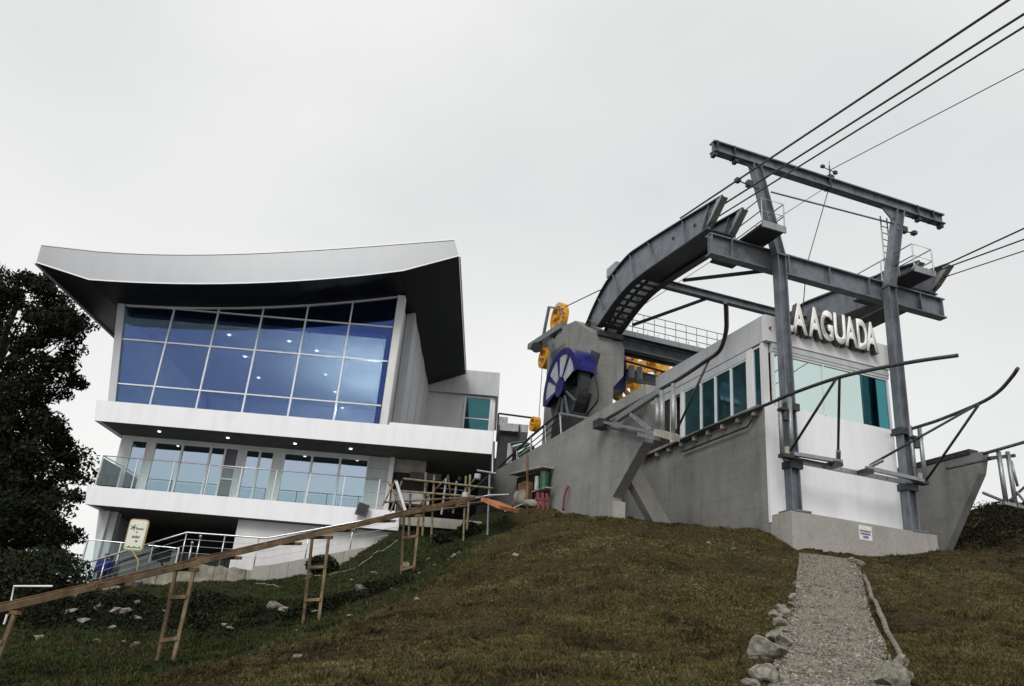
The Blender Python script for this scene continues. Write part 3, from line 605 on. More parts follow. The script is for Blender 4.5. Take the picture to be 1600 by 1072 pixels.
B.part('glass_pane', MB().box(-16.586, -16.574, YB + 0.2, YM - 0.05, 7.95, 9.08), GCLEAR, rail)

# porch at the right of the middle storey
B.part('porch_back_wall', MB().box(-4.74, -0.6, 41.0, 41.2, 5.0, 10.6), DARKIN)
B.part('porch_floor', MB().box(-4.74, -0.6, YB + 0.3, 41.0, 7.4, 7.8), CONCL)
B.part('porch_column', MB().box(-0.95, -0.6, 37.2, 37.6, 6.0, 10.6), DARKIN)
for (u, v) in [(715, 733), (718, 748)]:
    p = at_y(u, v, 39.0); B.part('globe_lamp', MB().tube([(p[0], 39, p[2] - 0.08), (p[0], 39, p[2] - 0.03), (p[0], 39, p[2] + 0.05), (p[0], 39, p[2] + 0.08)], 0.09, 8), PALE)

# lowest storey
jl = [(xl(4.0), 3.5), (-15.9, 3.5), (-15.9, 7.1), (xl(7.1), 7.1)]
B.part('wall_panel', MB().prism(jl, 1, 35.6, 36.0), SIDEW)
B.part('wall_panel', MB().prism([(xl(4.0), 3.5), (xl(4.0) + 0.3, 3.5), (xl(7.1) + 0.3, 7.1), (xl(7.1), 7.1)], 1, 36.003, 46), SIDEW)
B.part('pillar', MB().box(-16.35, -16.2, 35.45, 35.6, 3.5, 7.1), WALLW)
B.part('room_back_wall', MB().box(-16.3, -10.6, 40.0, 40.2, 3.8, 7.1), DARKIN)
B.part('room_floor', MB().box(-16.3, -10.6, 35.0, 40.0, 4.2, 4.4), CONCL)
for i in range(7):
    x0 = -15.7 + i * 0.62; B.part('door_leaf', MB().box(x0, x0 + 0.6, 38.6, 38.66, 4.4, 6.0), GREYBL)
B.part('lower_wall', MB().box(-10.62, -3.9, 34.85, 35.1, 3.5, 7.1), WALLW)
B.part('lower_wall', MB().box(-10.62, -10.3, 35.1, 40.0, 3.5, 7.1), WALLW)
fc = at_y(566, 796, YB - 0.2)
fl_ = B.part('flood_light', MB().prism([(fc[0] - 0.26, fc[2] - 0.22), (fc[0] + 0.18, fc[2] - 0.30), (fc[0] + 0.28, fc[2] + 0.16), (fc[0] - 0.14, fc[2] + 0.28)], 1, YB - 0.34, YB - 0.16), STEELD)
B.part('lens', MB().prism([(fc[0] - 0.20, fc[2] - 0.17), (fc[0] + 0.12, fc[2] - 0.23), (fc[0] + 0.21, fc[2] + 0.12), (fc[0] - 0.10, fc[2] + 0.22)], 1, YB - 0.352, YB - 0.342), BLACK, fl_)
B.part('bracket', MB().box(fc[0] - 0.04, fc[0] + 0.06, YB - 0.158, YB - 0.002, fc[2] - 0.1, fc[2] + 0.1), STEELD, fl_)

# rear wing at the right
B.part('rear_wing_wall', MB().box(-6.0, -0.72, 49.0, 56, 10, 18.05), WALLW)
B.part('rear_wing_fascia', MB().box(-6.0, -0.58, 48.7, 56.2, 18.06, 19.6), SIDEW)
rw = B.part('window', MB().box(-2.62, -2.5, 48.93, 49.05, 15.5, 18.0).box(-1.02, -0.9, 48.93, 49.05, 15.5, 18.0).box(-2.5, -1.02, 48.95, 49.05, 17.9, 18.0).box(-2.5, -1.02, 48.95, 49.05, 16.55, 16.62), ALU)
B.part('pane', MB().box(-2.5, -1.02, 48.985, 48.996, 15.4, 16.55), GTEAL, rw); B.part('pane', MB().box(-2.5, -1.02, 48.985, 48.996, 16.62, 17.9), GTEAL, rw)

# ------------------------------------------------------------------ ramp, stair rail, terrace wall
YW = 33.7
hr_px = [(98, 908), (120, 884), (292, 832), (416, 841), (484, 829), (553, 816), (640, 800)]
HR = [at_y(u, v, YW) for u, v in hr_px]
R_ = Thing('ramp_railing', 'stainless handrail with posts and wires climbing the ramp before the white wall', 'railing', (HR[2][0], YW, 4.2))
R_.part('handrail', MB().tube([tuple(p) for p in HR], 0.035, 10), STAIN, smooth=True)
def rail_z(x): return float(np.interp(x, [p[0] for p in HR], [p[2] for p in HR]))
for (u, v) in [(120, 884), (165, 872), (240, 848), (292, 832), (352, 836), (405, 840), (484, 829), (553, 816), (625, 803)]:
    p = at_y(u, v, YW); R_.part('post', MB().tube([(p[0], YW, p[2] - 1.35), (p[0], YW, p[2])], 0.026, 8), STAIN, smooth=True)
for k in range(1, 4): R_.part('wire', MB().tube([(p[0], YW, p[2] - 0.26 * k) for p in HR[1:]], 0.009, 6), STAIN)
for (u, v, h) in [(313, 840, 1.1), (300, 850, 0.9)]:
    p = at_y(u, v, 33.3); R_.part('post', MB().tube([(p[0], 33.3, p[2] - h), (p[0], 33.3, p[2])], 0.028, 8).tube([(p[0], 33.3, p[2]), (p[0], 33.3, p[2] + 0.09)], 0.05, 8), STAIN, smooth=True)
x0 = at_y(395, 890, YW)[0]; x9 = at_y(628, 810, YW)[0]
tx = np.linspace(x0, x9, 9)
for i in range(8):                                               # cast kerb blocks below the ramp
    a, b_ = tx[i] + 0.006, tx[i + 1] - 0.006; za, zb = rail_z(a) - 1.12, rail_z(b_) - 1.12; g = min(gz(a, YW), gz(b_, YW)) - 0.6
    mb = MB().prism([(a, g), (b_, g), (b_, zb), (a, za)], 1, YW - 0.12, YW + 0.5)
    o = single('kerb_block', mb, CONCL, ['first', 'second', 'third', 'fourth', 'fifth', 'sixth', 'seventh', 'eighth'][i] + ' pale concrete kerb block from the left under the ramp railing', 'kerb', 'ramp kerb blocks')
tw = MB(); tx = np.linspace(at_y(140, 930, YW)[0], x0 - 0.01, 26); lastz = None
pts = []
for i, x in enumerate(tx): pts.append((x, rail_z(x) - 1.22 + random.uniform(-0.05, 0.05)))
for i in range(25):
    a, b_ = pts[i], pts[i + 1]; tw.prism([(a[0], 2.4), (b_[0], 2.4), b_, a], 1, YW - 0.1 + random.uniform(-0.05, 0.05), YW + 1.2)
single('terrace_wall', tw, STONEW, 'rough stained stone wall below the stair railing and menu sign', 'wall')
# glazed corner screen at the far left
S_ = Thing('corner_screen', 'clear glass balustrade screen at the left corner of the lowest storey', 'railing', (-16.5, 34.4, 4.0))
c0, c1, c2 = at_y(137, 843, 34.4), at_y(190, 848, 34.4), at_y(280, 857, 34.4)
S_.part('top_rail', MB().tube([tuple(c0), tuple(c1), tuple(c2)], 0.025, 8), STAIN)
for p in (c0, c1, c2): S_.part('post', MB().box(p[0] - 0.03, p[0] + 0.03, 34.37, 34.43, p[2] - 1.6, p[2]), STAIN)
for a, b_ in ((c0, c1), (c1, c2)): S_.part('glass_pane', MB().prism([(a[0] + 0.05, a[2] - 1.5), (b_[0] - 0.05, b_[2] - 1.5), (b_[0] - 0.05, b_[2] - 0.05), (a[0] + 0.05, a[2] - 0.05)], 1, 34.394, 34.406), GCLEAR)
# white pipe rail at the left edge of the frame
q = [at_y(16, 946, 24.5), at_y(22, 916, 24.5), at_y(82, 916, 24.5)]
single('pipe_rail', MB().tube([tuple(q[0] - np.array([0.02, 0, 0.5]))] + [tuple(p) for p in q], 0.03, 8), ALU, 'white bent pipe rail at the lower left edge', 'railing')

# ================================================================== CABLE STATION (right), in station axes s (along front), t (back), z
def SM(): return MB(ST)
# plinth
single('plinth', SM().box(0, 5.92, 0, 1.1, 4.6, 7.44), CONCL, 'low bare concrete plinth carrying the two steel posts', 'plinth'); bevel(bpy.data.objects['plinth'], 0.02)
# notice on the plinth
a = in_t(1341, 820, 0); b_ = in_t(1363, 846, 0)
NT = Thing('notice', 'small white notice with blue print stuck on the concrete plinth', 'notice', ST(a[0], -0.01, b_[1]))
NT.part('sheet', SM().box(a[0], b_[0], -0.012, -0.004, b_[1], a[1]), SIGNW)
h = a[1] - b_[1]; wd = b_[0] - a[0]
for k, (x0, x1, z0, z1) in enumerate([(0.06, 0.94, 0.56, 0.68), (0.10, 0.9, 0.36, 0.50), (0.3, 0.72, 0.12, 0.3)]):
    n = [9, 8, 4][k]
    for i in range(n):
        xa = x0 + (x1 - x0) * i / n; NT.part('print', SM().box(a[0] + wd * xa, a[0] + wd * (xa + (x1 - x0) / n * 0.8), -0.0145, -0.0125, b_[1] + h * z0, b_[1] + h * z1), PRINTB)

# control house
H = Thing('control_house', 'white control house with teal side windows between the two cable lanes', 'building', ST(2.75, 4, 6.5))
ZP0, ZP1 = 13.62, 14.62
H.part('side_wall', SM().box(0.0, 0.35, 1.12, 12, 5.2, 11.2), CONC, label='bare concrete side wall of the control house')
H.part('side_wall', SM().box(5.2, 5.5, 1.45, 12, 5.2, 11.2), CONC)
H.part('wall_end', SM().box(-0.03, 0.30, 1.0, 1.118, 7.2, 11.32), WHITE)
H.part('front_wall', SM().box(0.302, 5.5, 1.02, 1.3, 6.9, 11.30), WHITE)
# parapet
H.part('parapet', SM().box(-0.02, 5.52, 0.93, 1.1, ZP0, ZP1), WALLW)
H.part('parapet', SM().box(-0.02, 0.2, 1.102, 8.6, ZP0, ZP1), SIDEW)
H.part('parapet', SM().box(5.3, 5.52, 1.102, 8.6, ZP0, ZP1), SIDEW)
H.part('roof_slab', SM().box(0.2, 5.3, 1.1, 12, 13.72, 13.9), CEIL)
H.part('ceiling', SM().box(0.2, 5.3, 1.2, 12, 13.5, 13.7), CEIL)
for k in range(3): H.part('lintel_board', SM().box(0.28, 5.48, 0.97 - 0.02 * (k == 1), 1.19, 13.27 + k * 0.115, 13.38 + k * 0.115), SIDEW)
H.part('floor', SM().box(0.36, 5.2, 1.3, 12, 11.0, 11.15), CONC)
# front window: three lights
fw_ = H.part('window', SM().box(0.30, 0.38, 1.0, 1.12, 11.3, 13.27).box(2.46, 2.52, 1.0, 1.12, 11.3, 13.27).box(5.38, 5.46, 1.0, 1.12, 11.3, 13.27).box(0.38, 2.46, 1.0, 1.12, 13.2, 13.27).box(2.52, 5.38, 1.0, 1.12, 13.2, 13.27), ALU)
H.part('pane', SM().box(0.38, 2.46, 1.05, 1.065, 11.3, 13.2), GPALE, fw_); H.part('pane', SM().box(2.52, 4.18, 1.05, 1.065, 11.3, 13.2), GPALE, fw_); H.part('pane', SM().box(4.22, 5.38, 1.05, 1.065, 11.3, 13.2), GCYAN, fw_); H.part('blind', SM().box(4.1, 4.65, 1.12, 1.16, 11.3, 13.2), DARKIN, fw_)
# side window strip
H.part('corner_post', SM().box(-0.01, 0.22, 1.12, 1.27, 11.2, 13.6), WALLW)
H.part('corner_post', SM().box(0.0, 0.2, 1.77, 2.1, 11.2, 13.6), WALLW)
H.part('side_head', SM().box(0.0, 0.22, 2.1, 8.4, 13.3, 13.6), SIDEW)
for i, (t0, t1) in enumerate([(1.275, 1.765), (2.105, 3.11), (3.11, 4.14), (4.14, 5.14), (5.14, 6.4)]):
    z1 = 13.3 if i else 13.55
    wn = H.part('window', SM().box(0.02, 0.12, t0, t0 + 0.06, 11.2, z1).box(0.02, 0.12, t1 - 0.06, t1, 11.2, z1).box(0.02, 0.12, t0 + 0.06, t1 - 0.06, z1 - 0.06, z1), ALU)
    H.part('pane', SM().box(0.06, 0.075, t0 + 0.06, t1 - 0.06, 11.2, z1 - 0.06), GTEAL, wn)
H.part('corner_post', SM().box(0.0, 0.2, 6.4, 6.62, 11.0, 13.6), WALLW)
H.part('corner_post', SM().box(0.0, 0.2, 7.2, 7.4, 11.0, 13.6), WALLW)
H.part('back_wall', SM().box(0.25, 5.3, 6.7, 6.85, 11.1, 13.5), WALLW)
H.part('inner_wall', SM().box(5.22, 5.29, 1.5, 6.7, 11.2, 13.5), WALLW)
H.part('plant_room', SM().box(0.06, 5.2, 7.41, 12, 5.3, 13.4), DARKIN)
H.part('desk', SM().box(3.6, 5.1, 3.0, 3.2, 11.1, 12.9), GREYBL)
for i in range(3): H.part('hanging_rail', SM().tube([(0.6, 2.0, 12.2 + i * 0.3), (2.2, 6, 12.2 + i * 0.3)], 0.02, 6), STEELD)
# stepped dirty sill ledge along the side
lg = SM().box(-0.25, -0.003, 1.2, 9.4, 11.14, 11.24)
for i in range(8): lg.box(-0.2, -0.003, 1.5 + i * 0.95, 1.62 + i * 0.95, 10.95, 11.14)
H.part('ledge', lg, STONEW)
pk = [in_s(1065, 705, -0.2), in_s(1165, 666, -0.2), in_s(1172, 655, -0.2), in_s(1170, 640, -0.2)]
H.part('conduit', SM().tube([(-0.12, p[0], p[1]) for p in pk], 0.035, 7), STEELD)

# big letters on the parapet
bpy.ops.object.select_all(action='DESELECT') if bpy.ops.object.select_all.poll() else None
SG = Thing('station_sign', 'raised white capital letters LA AGUADA along the control house parapet', 'sign', ST(1.0, 0.4, 14.0))
def letter(ch, s0, wdt, z0, hgt):
    cu = bpy.data.curves.new('letter', 'FONT'); cu.body = ch; cu.extrude = 0.0; cu.offset = 0.036
    ob = bpy.data.objects.new('tmp', cu); COL.objects.link(ob); dg = bpy.context.evaluated_depsgraph_get()
    me = bpy.data.meshes.new_from_object(ob.evaluated_get(dg)); COL.objects.unlink(ob); bpy.data.objects.remove(ob)
    bm = bmesh.new(); bm.from_mesh(me); bmesh.ops.remove_doubles(bm, verts=bm.verts, dist=0.0005)
    V = np.array([v.co[:] for v in bm.verts]); mn, mx_ = V.min(0), V.max(0)
    faces = bm.faces[:]
    ex = bmesh.ops.extrude_face_region(bm, geom=faces)
    for v in [g for g in ex['geom'] if isinstance(g, bmesh.types.BMVert)]: v.co.z = 1.0
    bmesh.ops.recalc_face_normals(bm, faces=bm.faces)
    for f in bm.faces: f.material_index = 0 if (abs(f.normal.z) > 0.5 and f.calc_center_median().z > 0.5) else 1
    for v in bm.verts:
        x = (v.co.x - mn[0]) / (mx_[0] - mn[0]); y = (v.co.y - mn[1]) / (mx_[1] - mn[1])
        p = ST(s0 + x * wdt, 0.88 - v.co.z * 0.26, z0 + y * hgt) - SG.b; v.co = p
    me2 = bpy.data.meshes.new('letter'); bm.to_mesh(me2); bm.free(); me2.materials.append(LETTER); me2.materials.append(LETTERS)
    o = bpy.data.objects.new('letter', me2); COL.objects.link(o); o.parent = SG.o
sl_ = [('L', 1223, 1242), ('A', 1238, 1262), ('A', 1264, 1285), ('G', 1284, 1303), ('U', 1305, 1323), ('A', 1321, 1341), ('D', 1341, 1357), ('A', 1354, 1373)]
for ch, u0, u1 in sl_:
    um = (u0 + u1) / 2; vb = 512 + (um - 1240) * 0.262
    s0, zb = in_t(u0, vb, 0.62); s1, _ = in_t(u1, vb, 0.62)
    letter(ch, s0, s1 - s0, 14.02, 1.22)
for i in range(9): SG.part('bracket', SM().box(0.15 + i * 0.58, 0.2 + i * 0.58, 0.84, 0.93, 14.08, 14.14), STEELD)

# ------------------------------------------------------------------ portal frame
TP = 0.34
P_ = Thing('portal_frame', 'blue grey steel portal of two kinked posts with cross girder and top beam', 'portal', ST(2.75, TP, 7.44))
for sgn in (1, -1):
    m2 = lambda s: 2.79 + sgn * (s - 2.79)
    post = P_.part('post', SM().ibeam((m2(0.38), TP, 7.5), (m2(0.27), TP, 16.75), 0.34, 0.37, 0.04, 0.045, up=tuple(E1)).ibeam((m2(0.27), TP, 16.752), (m2(-0.62), TP, 20.4), 0.34, 0.37, 0.04, 0.045, up=tuple(E1)), STEEL)
    P_.part('base_plate', SM().box(m2(0.40) - 0.36, m2(0.40) + 0.36, TP - 0.36, TP + 0.36, 7.445, 7.50), STEEL, post)
    P_.part('collar', SM().box(m2(0.27) - 0.22, m2(0.27) + 0.22, TP - 0.215, TP + 0.215, 16.72, 16.79), STEEL, post)
    for zz in (9.0, 11.0): P_.part('collar', SM().box(m2(0.39) - 0.25, m2(0.39) + 0.25, TP - 0.225, TP + 0.225, zz - 0.12, zz + 0.12), STEELD, post)
    P_.part('gusset', SM().prism([(m2(-0.2), 19.9), (m2(-1.2), 20.4), (m2(0.3), 20.4)], 1, TP - 0.03, TP + 0.03), STEEL, post)
    q = in_t(1150, 284, TP) if sgn == 1 else in_t(1425, 366, TP)
    P_.part('flood_light', SM().tube([(m2(-0.35), TP, q[1] - 0.05), (q[0], TP - 0.1, q[1])], 0.025, 6).box(q[0] - 0.09, q[0] + 0.09, TP - 0.2, TP, q[1] - 0.07, q[1] + 0.07).box(q[0] + 0.4 * sgn, q[0] + 0.62 * sgn, TP - 0.2, TP, q[1] - 0.12, q[1] + 0.12), STEELD, post)
top = P_.part('top_beam', SM().ibeam((-2.5, TP, 20.62), (8.5, TP, 20.62), 0.34, 0.46, 0.05, 0.05), STEEL)
for s in (-2.35, -1.6, 2.75, 7.1, 7.9): P_.part('stiffener', SM().box(s - 0.025, s + 0.025, TP - 0.18, TP + 0.18, 20.37, 20.86), STEELD, top)
for s in (-2.42, -1.5, 7.2, 8.35): P_.part('clamp', SM().box(s - 0.07, s + 0.07, TP - 0.12, TP + 0.12, 20.22, 20.38), STEELD, top)
cb = P_.part('cross_beam', SM().ibeam((-2.46, TP + 0.40, 16.70), (8.34, TP + 0.40, 16.70), 0.36, 0.84, 0.05, 0.04), STEEL)
for s in (-2.4, -1.55, 0.9, 2.75, 4.6, 7.1, 8.2): P_.part('stiffener', SM().box(s - 0.02, s + 0.02, TP + 0.225, TP + 0.378, 16.335, 17.065), STEEL, cb)
tr = in_t(1205, 300, TP); tl = in_t(1405, 352, TP)
P_.part('tie_rod', SM().tube([(tr[0], TP, tr[1]), (tl[0], TP, tl[1])], 0.035, 8), STEEL, smooth=True)
h0 = in_t(1291, 295, TP); h1 = in_t(1272, 420, TP + 0.2)
P_.part('drop_rope', SM().tube([(2.78, TP, 20.4), (h1[0], TP + 0.6, 17.1), (h1[0] - 0.05, 1.5, 14.0)], 0.018, 6), CABLE)
# ladder behind the right post
ls = [in_t(1374, 326, TP + 0.5), in_t(1383, 425, TP + 0.5)]
ld = SM(); a, b_ = ls
for o_ in (0, 0.33): ld.tube([(a[0] + o_, TP + 0.5, 20.3), (b_[0] + o_, TP + 0.5, 17.0)], 0.03, 6)
lad = P_.part('ladder', ld, GALV)
for i in range(11):
    k = (i + 0.5) / 11; P_.part('rung', SM().tube([(a[0] + (b_[0] - a[0]) * k, TP + 0.5, 20.3 - 3.3 * k), (a[0] + (b_[0] - a[0]) * k + 0.33, TP + 0.5, 20.3 - 3.3 * k)], 0.022, 5), GALV, lad)
# anemometer on the top beam
P_.part('anemometer', SM().tube([(2.9, TP, 20.85), (2.9, TP, 21.5)], 0.03, 6).tube([(2.6, TP, 21.35), (3.2, TP, 21.28)], 0.02, 6).tube([(2.9, TP, 21.5), (2.93, TP, 21.75)], 0.012, 5).box(2.5, 2.64, TP - 0.06, TP + 0.06, 21.33, 21.43).box(3.1, 3.24, TP - 0.06, TP + 0.06, 21.22, 21.34).box(2.78, 3.02, TP - 0.1, TP + 0.1, 20.86, 21.05), STEELD)

# ------------------------------------------------------------------ rope saddles, one per lane
tp_ = [(1128, 309), (1100, 326), (1052, 355), (1000, 388), (980, 404), (950, 442), (931, 478), (917, 511)]
bt_ = [(1109, 358), (1092, 370), (1060, 392), (1012, 425), (985, 447), (962, 474), (944, 500), (936, 511)]
SO = -2.45
up_ = spline([(*in_s(u, v, SO), 0) for u, v in tp_], 3); dn_ = spline([(*in_s(u, v, SO), 0) for u, v in bt_], 3)
up_ = [(p[0], p[1]) for p in up_]; dn_ = [(p[0], p[1]) for p in dn_]
def saddle(sgn, label):
    m2 = lambda s: 2.75 + sgn * (s - 2.75)
    def rng2(a, b): return tuple(sorted((m2(a), m2(b))))
    T = Thing('rope_saddle', label, 'saddle', ST(m2(-1.9), 6, 16.5))
    for s in (SO, -1.35):
        d = 0.0 if s == SO else 0.35
        U = [(p[0] + d, p[1]) for p in up_]; D = [(p[0] + d, p[1]) for p in dn_]
        web = T.part('web', SM().strip(D, U, 0, *rng2(s, s + 0.04)), STEEL)
        for Pn, o_ in ((U, 0.0), (D, 0.0)):
            fl = SM()
            for i in range(len(Pn) - 1):
                a, b_ = Pn[i], Pn[i + 1]; fl.prism([(a[0], a[1] - 0.025), (b_[0], b_[1] - 0.025), (b_[0], b_[1] + 0.025), (a[0], a[1] + 0.025)], 0, *rng2(s - 0.13, s + 0.17))
            T.part('flange', fl, STEELD, web)
        for i in range(2, len(U) - 1, 3):
            T.part('stiffener', SM().prism([(D[i][0] - 0.02, D[i][1]), (D[i][0] + 0.02, D[i][1]), (U[i][0] + 0.02, U[i][1]), (U[i][0] - 0.02, U[i][1])], 0, *rng2(s - 0.10, s - 0.002)), STEEL, web)
        # rope nose block
        e = U[0]; f = D[0]
        T.part('nose', SM().prism([(e[0] - 0.16, e[1] - 0.05), (e[0] + 0.1, e[1] + 0.05), (f[0] + 0.05, f[1] + 0.12), (f[0] - 0.22, f[1] + 0.25)], 0, *rng2(s - 0.11, s + 0.15)), GALV, web)
        tread = SM().tube([(m2(s + 0.02), p[0], p[1] + 0.07) for p in U], 0.06, 8); T.part('rope_tread', tread, STEELD, web)
        for (k, z) in ((2, 0.45), (4, 0.45), (6, 0.4)):
            c = (U[k][0], U[k][1] * (1 - z) + D[k][1] * z); T.part('bolt_boss', SM().tube([(m2(s - 0.03), *c), (m2(s + 0.0), *c)], 0.07, 8), BLACK, web)
    # bottom plating: closed at the upper half, ladder-like slots near the column
    n = len(dn_)
    cl = SM()
    for i in range(0, 10):
        a, b_ = dn_[i], dn_[i + 1]; cl.prism([(a[0] + 0.1, a[1] + 0.05), (b_[0] + 0.1, b_[1] + 0.05), (b_[0] + 0.1, b_[1] + 0.09), (a[0] + 0.1, a[1] + 0.09)], 0, *rng2(SO + 0.05, -1.36))
    T.part('bottom_plate', cl, STEELD)
    for i in range(10, n - 1):
        for h in (0.1,):
            a = (dn_[i][0] + (dn_[i + 1][0] - dn_[i][0]) * h, dn_[i][1] + (dn_[i + 1][1] - dn_[i][1]) * h)
            T.part('slat', SM().prism([(a[0], a[1] + 0.04), (a[0] + 0.09, a[1] - 0.02), (a[0] + 0.09, a[1] + 0.01), (a[0], a[1] + 0.07)], 0, *rng2(SO + 0.05, -1.36)), STEELD)
        T.part('slat_spine', SM().bar((m2(-1.9), dn_[i][0], dn_[i][1] + 0.14), (m2(-1.9), dn_[i + 1][0], dn_[i + 1][1] + 0.14), 0.12, 0.06), STEELD)
    # platform behind the nose, with rails
    pf = T.part('platform', SM().box(*rng2(-1.15, -0.15), -0.6, 2.6, 17.18, 17.26), STEELD)
    T.part('platform_edge', SM().box(*rng2(-1.15, -0.15), -0.66, -0.602, 17.1, 17.36), GALV, pf)
    rl = SM(); e = [(-1.12, 2.5), (-1.12, -0.6), (-0.18, -0.6), (-0.18, 2.5)]
    for z in (17.8, 18.3):
        rl.tube([(m2(s), t, z) for s, t in e], 0.022, 6)
    T.part('guard_rail', rl, GALV, pf)
    for s, t in [(-1.12, -0.6), (-0.18, -0.6), (-1.12, 1.0), (-0.18, 1.0), (-1.12, 2.5), (-0.18, 2.5)]: T.part('rail_post', SM().tube([(m2(s), t, 17.26), (m2(s), t, 18.3)], 0.024, 6), GALV, pf)
    if sgn < 0: T.part('under_deck', SM().box(*rng2(-1.3, -0.3), 0.95, 4.6, 16.36, 16.44), STEELD)
    # rope guide rollers at the crown
    k = len(up_) - 9
    T.part('rope_keeper', SM().box(*rng2(SO - 0.1, SO + 0.3), up_[k][0] + 0.3, up_[k][0] + 1.2, up_[k][1] - 0.1, up_[k][1] + 0.35), GALV)
    return T
saddle(1, 'curved steel rope saddle girder arching over the left cable lane'); saddle(-1, 'steel rope saddle girder over the right cable lane behind the sign')
# tie girder between the saddles, pipes and the bridge between the columns
sj = in_s(1030, 442, -1.35)
single('tie_girder', SM().ibeam((-1.3, sj[0], sj[1]), (6.8, sj[0], sj[1]), 0.28, 0.34, 0.035, 0.03), STEEL, 'steel tie girder spanning between the two saddles behind the left post', 'girder')
single('brace_pipe', SM().tube([(-1.35, *in_s(1068, 438, -1.35)), (0.36, TP + 0.2, 16.35)], 0.075, 10), STEELD, 'dark upper brace pipe from the left saddle to the left post', 'pipe', smooth=True)
q0 = in_s(988, 508, -1.4)
single('brace_pipe', SM().tube([(-1.4, *q0), (1.0, sj[0], sj[1] - 0.15)], 0.075, 10), STEELD, 'dark lower brace pipe from the concrete column to the tie girder', 'pipe', smooth=True)
TB = 10.6; zb = in_t(1000, 530, TB)[1]
BR = Thing('walkway_bridge', 'steel walkway bridge with mesh guard rail between the concrete columns', 'walkway', ST(2, TB, zb - 0.6))
BR.part('girder', SM().ibeam((-1.2, TB, zb - 0.47), (6.7, TB, zb - 0.47), 0.4, 0.55, 0.05, 0.04), STEEL)
BR.part('girder', SM().ibeam((-1.2, TB + 1.0, zb - 0.36), (6.7, TB + 1.0, zb - 0.36), 0.3, 0.3, 0.04, 0.04), STEELD)
BR.part('deck', SM().box(-1.2, 6.7, TB - 0.55, TB + 1.2, zb - 0.2, zb - 0.12), STEELD)
BR.part('kick_plate', SM().box(-1.2, 6.7, TB - 0.58, TB - 0.555, zb - 0.24, zb + 0.02), GALV)
for k in range(3): BR.part('guard_rail', SM().tube([(-1.0, TB - 0.5, zb + 0.3 + k * 0.36), (6.5, TB - 0.5, zb + 0.3 + k * 0.36)], 0.02, 6), GALV)
for i in range(14): BR.part('rail_post', SM().tube([(-1.0 + i * 0.577, TB - 0.5, zb - 0.1), (-1.0 + i * 0.577, TB - 0.5, zb + 1.02)], 0.02, 6), GALV)
for i in range(14): BR.part('rail_post', SM().tube([(-1.0 + i * 0.577, TB + 1.15, zb - 0.1), (-1.0 + i * 0.577, TB + 1.15, zb + 1.02)], 0.018, 6), GALV)

# ------------------------------------------------------------------ concrete docks and columns
SD = -4.5
def dockpoly_right():
    return [(0.95, 11.2), (1.2, 10.4), (3.15, 7.75), (3.2, 5.5), (20, 5.5), (20, 11.2)]
def dockpoly():
    z_ = 11.2; n0 = in_s(1005, 690, SD); n1 = in_s(955, 800, SD)
    return [(n0[0] - 0.1, z_), (n0[0] - 0.25, 10.5), (n0[0], n0[1]), (n1[0] - 0.05, n1[1] + 0.5), (n1[0], 5.5), (20, 5.5), (20, z_)]
def dock(sgn, label):
    m2 = lambda s: 2.75 + sgn * (s - 2.75)
    D = Thing('dock_wall', label, 'wall', ST(m2(-4.2), 8, 7))
    a, b_ = sorted((m2(SD), m2(SD + 0.38)))
    o = D.part('wall', SM().prism(dockpoly() if sgn == 1 else dockpoly_right(), 0, a, b_), CONC); bevel(o, 0.02)
    a, b_ = sorted((m2(SD + 0.752), m2(SD + 3.2)))
    return D
DL = dock(1, 'bare concrete dock wall with undercut nose left of the control house'); DR = dock(-1, 'dark concrete dock wall with undercut nose at the right edge')
pc = dockpoly_right(); DR.part('coping', SM().box(5.5 - (SD + 0.42), 5.5 - SD + 0.05, pc[0][0] + 0.5, 20, 11.202, 11.4), STEELD)
DL.part('lane_end_wall', SM().box(SD + 0.4, -0.02, 12.25, 12.5, 6, 11.15), DARKIN)
# raised steps on top of the left dock and the strut under its nose
n0 = in_s(985, 742, SD + 0.35)
DL.part('strut', SM().bar((SD + 0.4, n0[0] + 0.2, n0[1] + 0.25), (-2.2, *[in_s(1045, 822, -2.2)[0], in_s(1045, 822, -2.2)[1] - 0.5]), 0.62, 0.34, up=(0.2, -1, 0.3)), CONCL)
n1 = in_s(957, 800, SD)
DL.part('nose_foot', SM().box(SD - 0.015, SD + 0.395, n1[0] - 0.16, n1[0] - 0.02, 5.6, n1[1] + 0.36), CONCL)
for sgn, lab in ((1, 'tall concrete column with corbel carrying the left rope saddle'), (-1, 'concrete column carrying the right rope saddle behind the control house')):
    m2 = lambda s: 2.75 + sgn * (s - 2.75); r2 = lambda a, b: tuple(sorted((m2(a), m2(b))))
    K = Thing('saddle_column', lab, 'column', ST(m2(-2.2), 11, 8))
    K.part('shaft', SM().box(*r2(-2.95, -1.62), 9.5, 12.2, 7.5, 16.3), CONC)
    K.part('corbel', SM().prism([(m2(-1.62), 14.1), (m2(-1.12), 14.75), (m2(-1.12), 16.1), (m2(-1.3), 16.35), (m2(-1.62), 16.35)], 1, 9.52, 11.5), CONC)
    K.part('saddle_block', SM().prism([(9.5, 16.3), (12.6, 16.3), (14.2, 15.2), (14.2, 17.4), (12.9, 18.0), (11.2, 17.7), (9.5, 16.5)], 0, *r2(-2.85, -1.7)), CONC)
    K.part('rear_shaft', SM().box(*r2(-2.85, -1.7), 12.203, 14.4, 7.5, 17.0), CONC)
    if sgn == 1:
        c0 = in_s(932, 560, -2.97)
        K.part('patch_plate', SM().prism([(c0[0] + 1.0, c0[1] - 0.25), (c0[0] + 0.2, c0[1] - 0.75), (c0[0] - 0.35, c0[1] + 0.1), (c0[0] + 0.5, c0[1] + 0.55)], 0, -2.99, -2.952), STEELD)
    K.part('bearing', SM().box(*r2(-2.5, -1.3), 9.3, 10.2, 16.37, 16.6), STEELD)

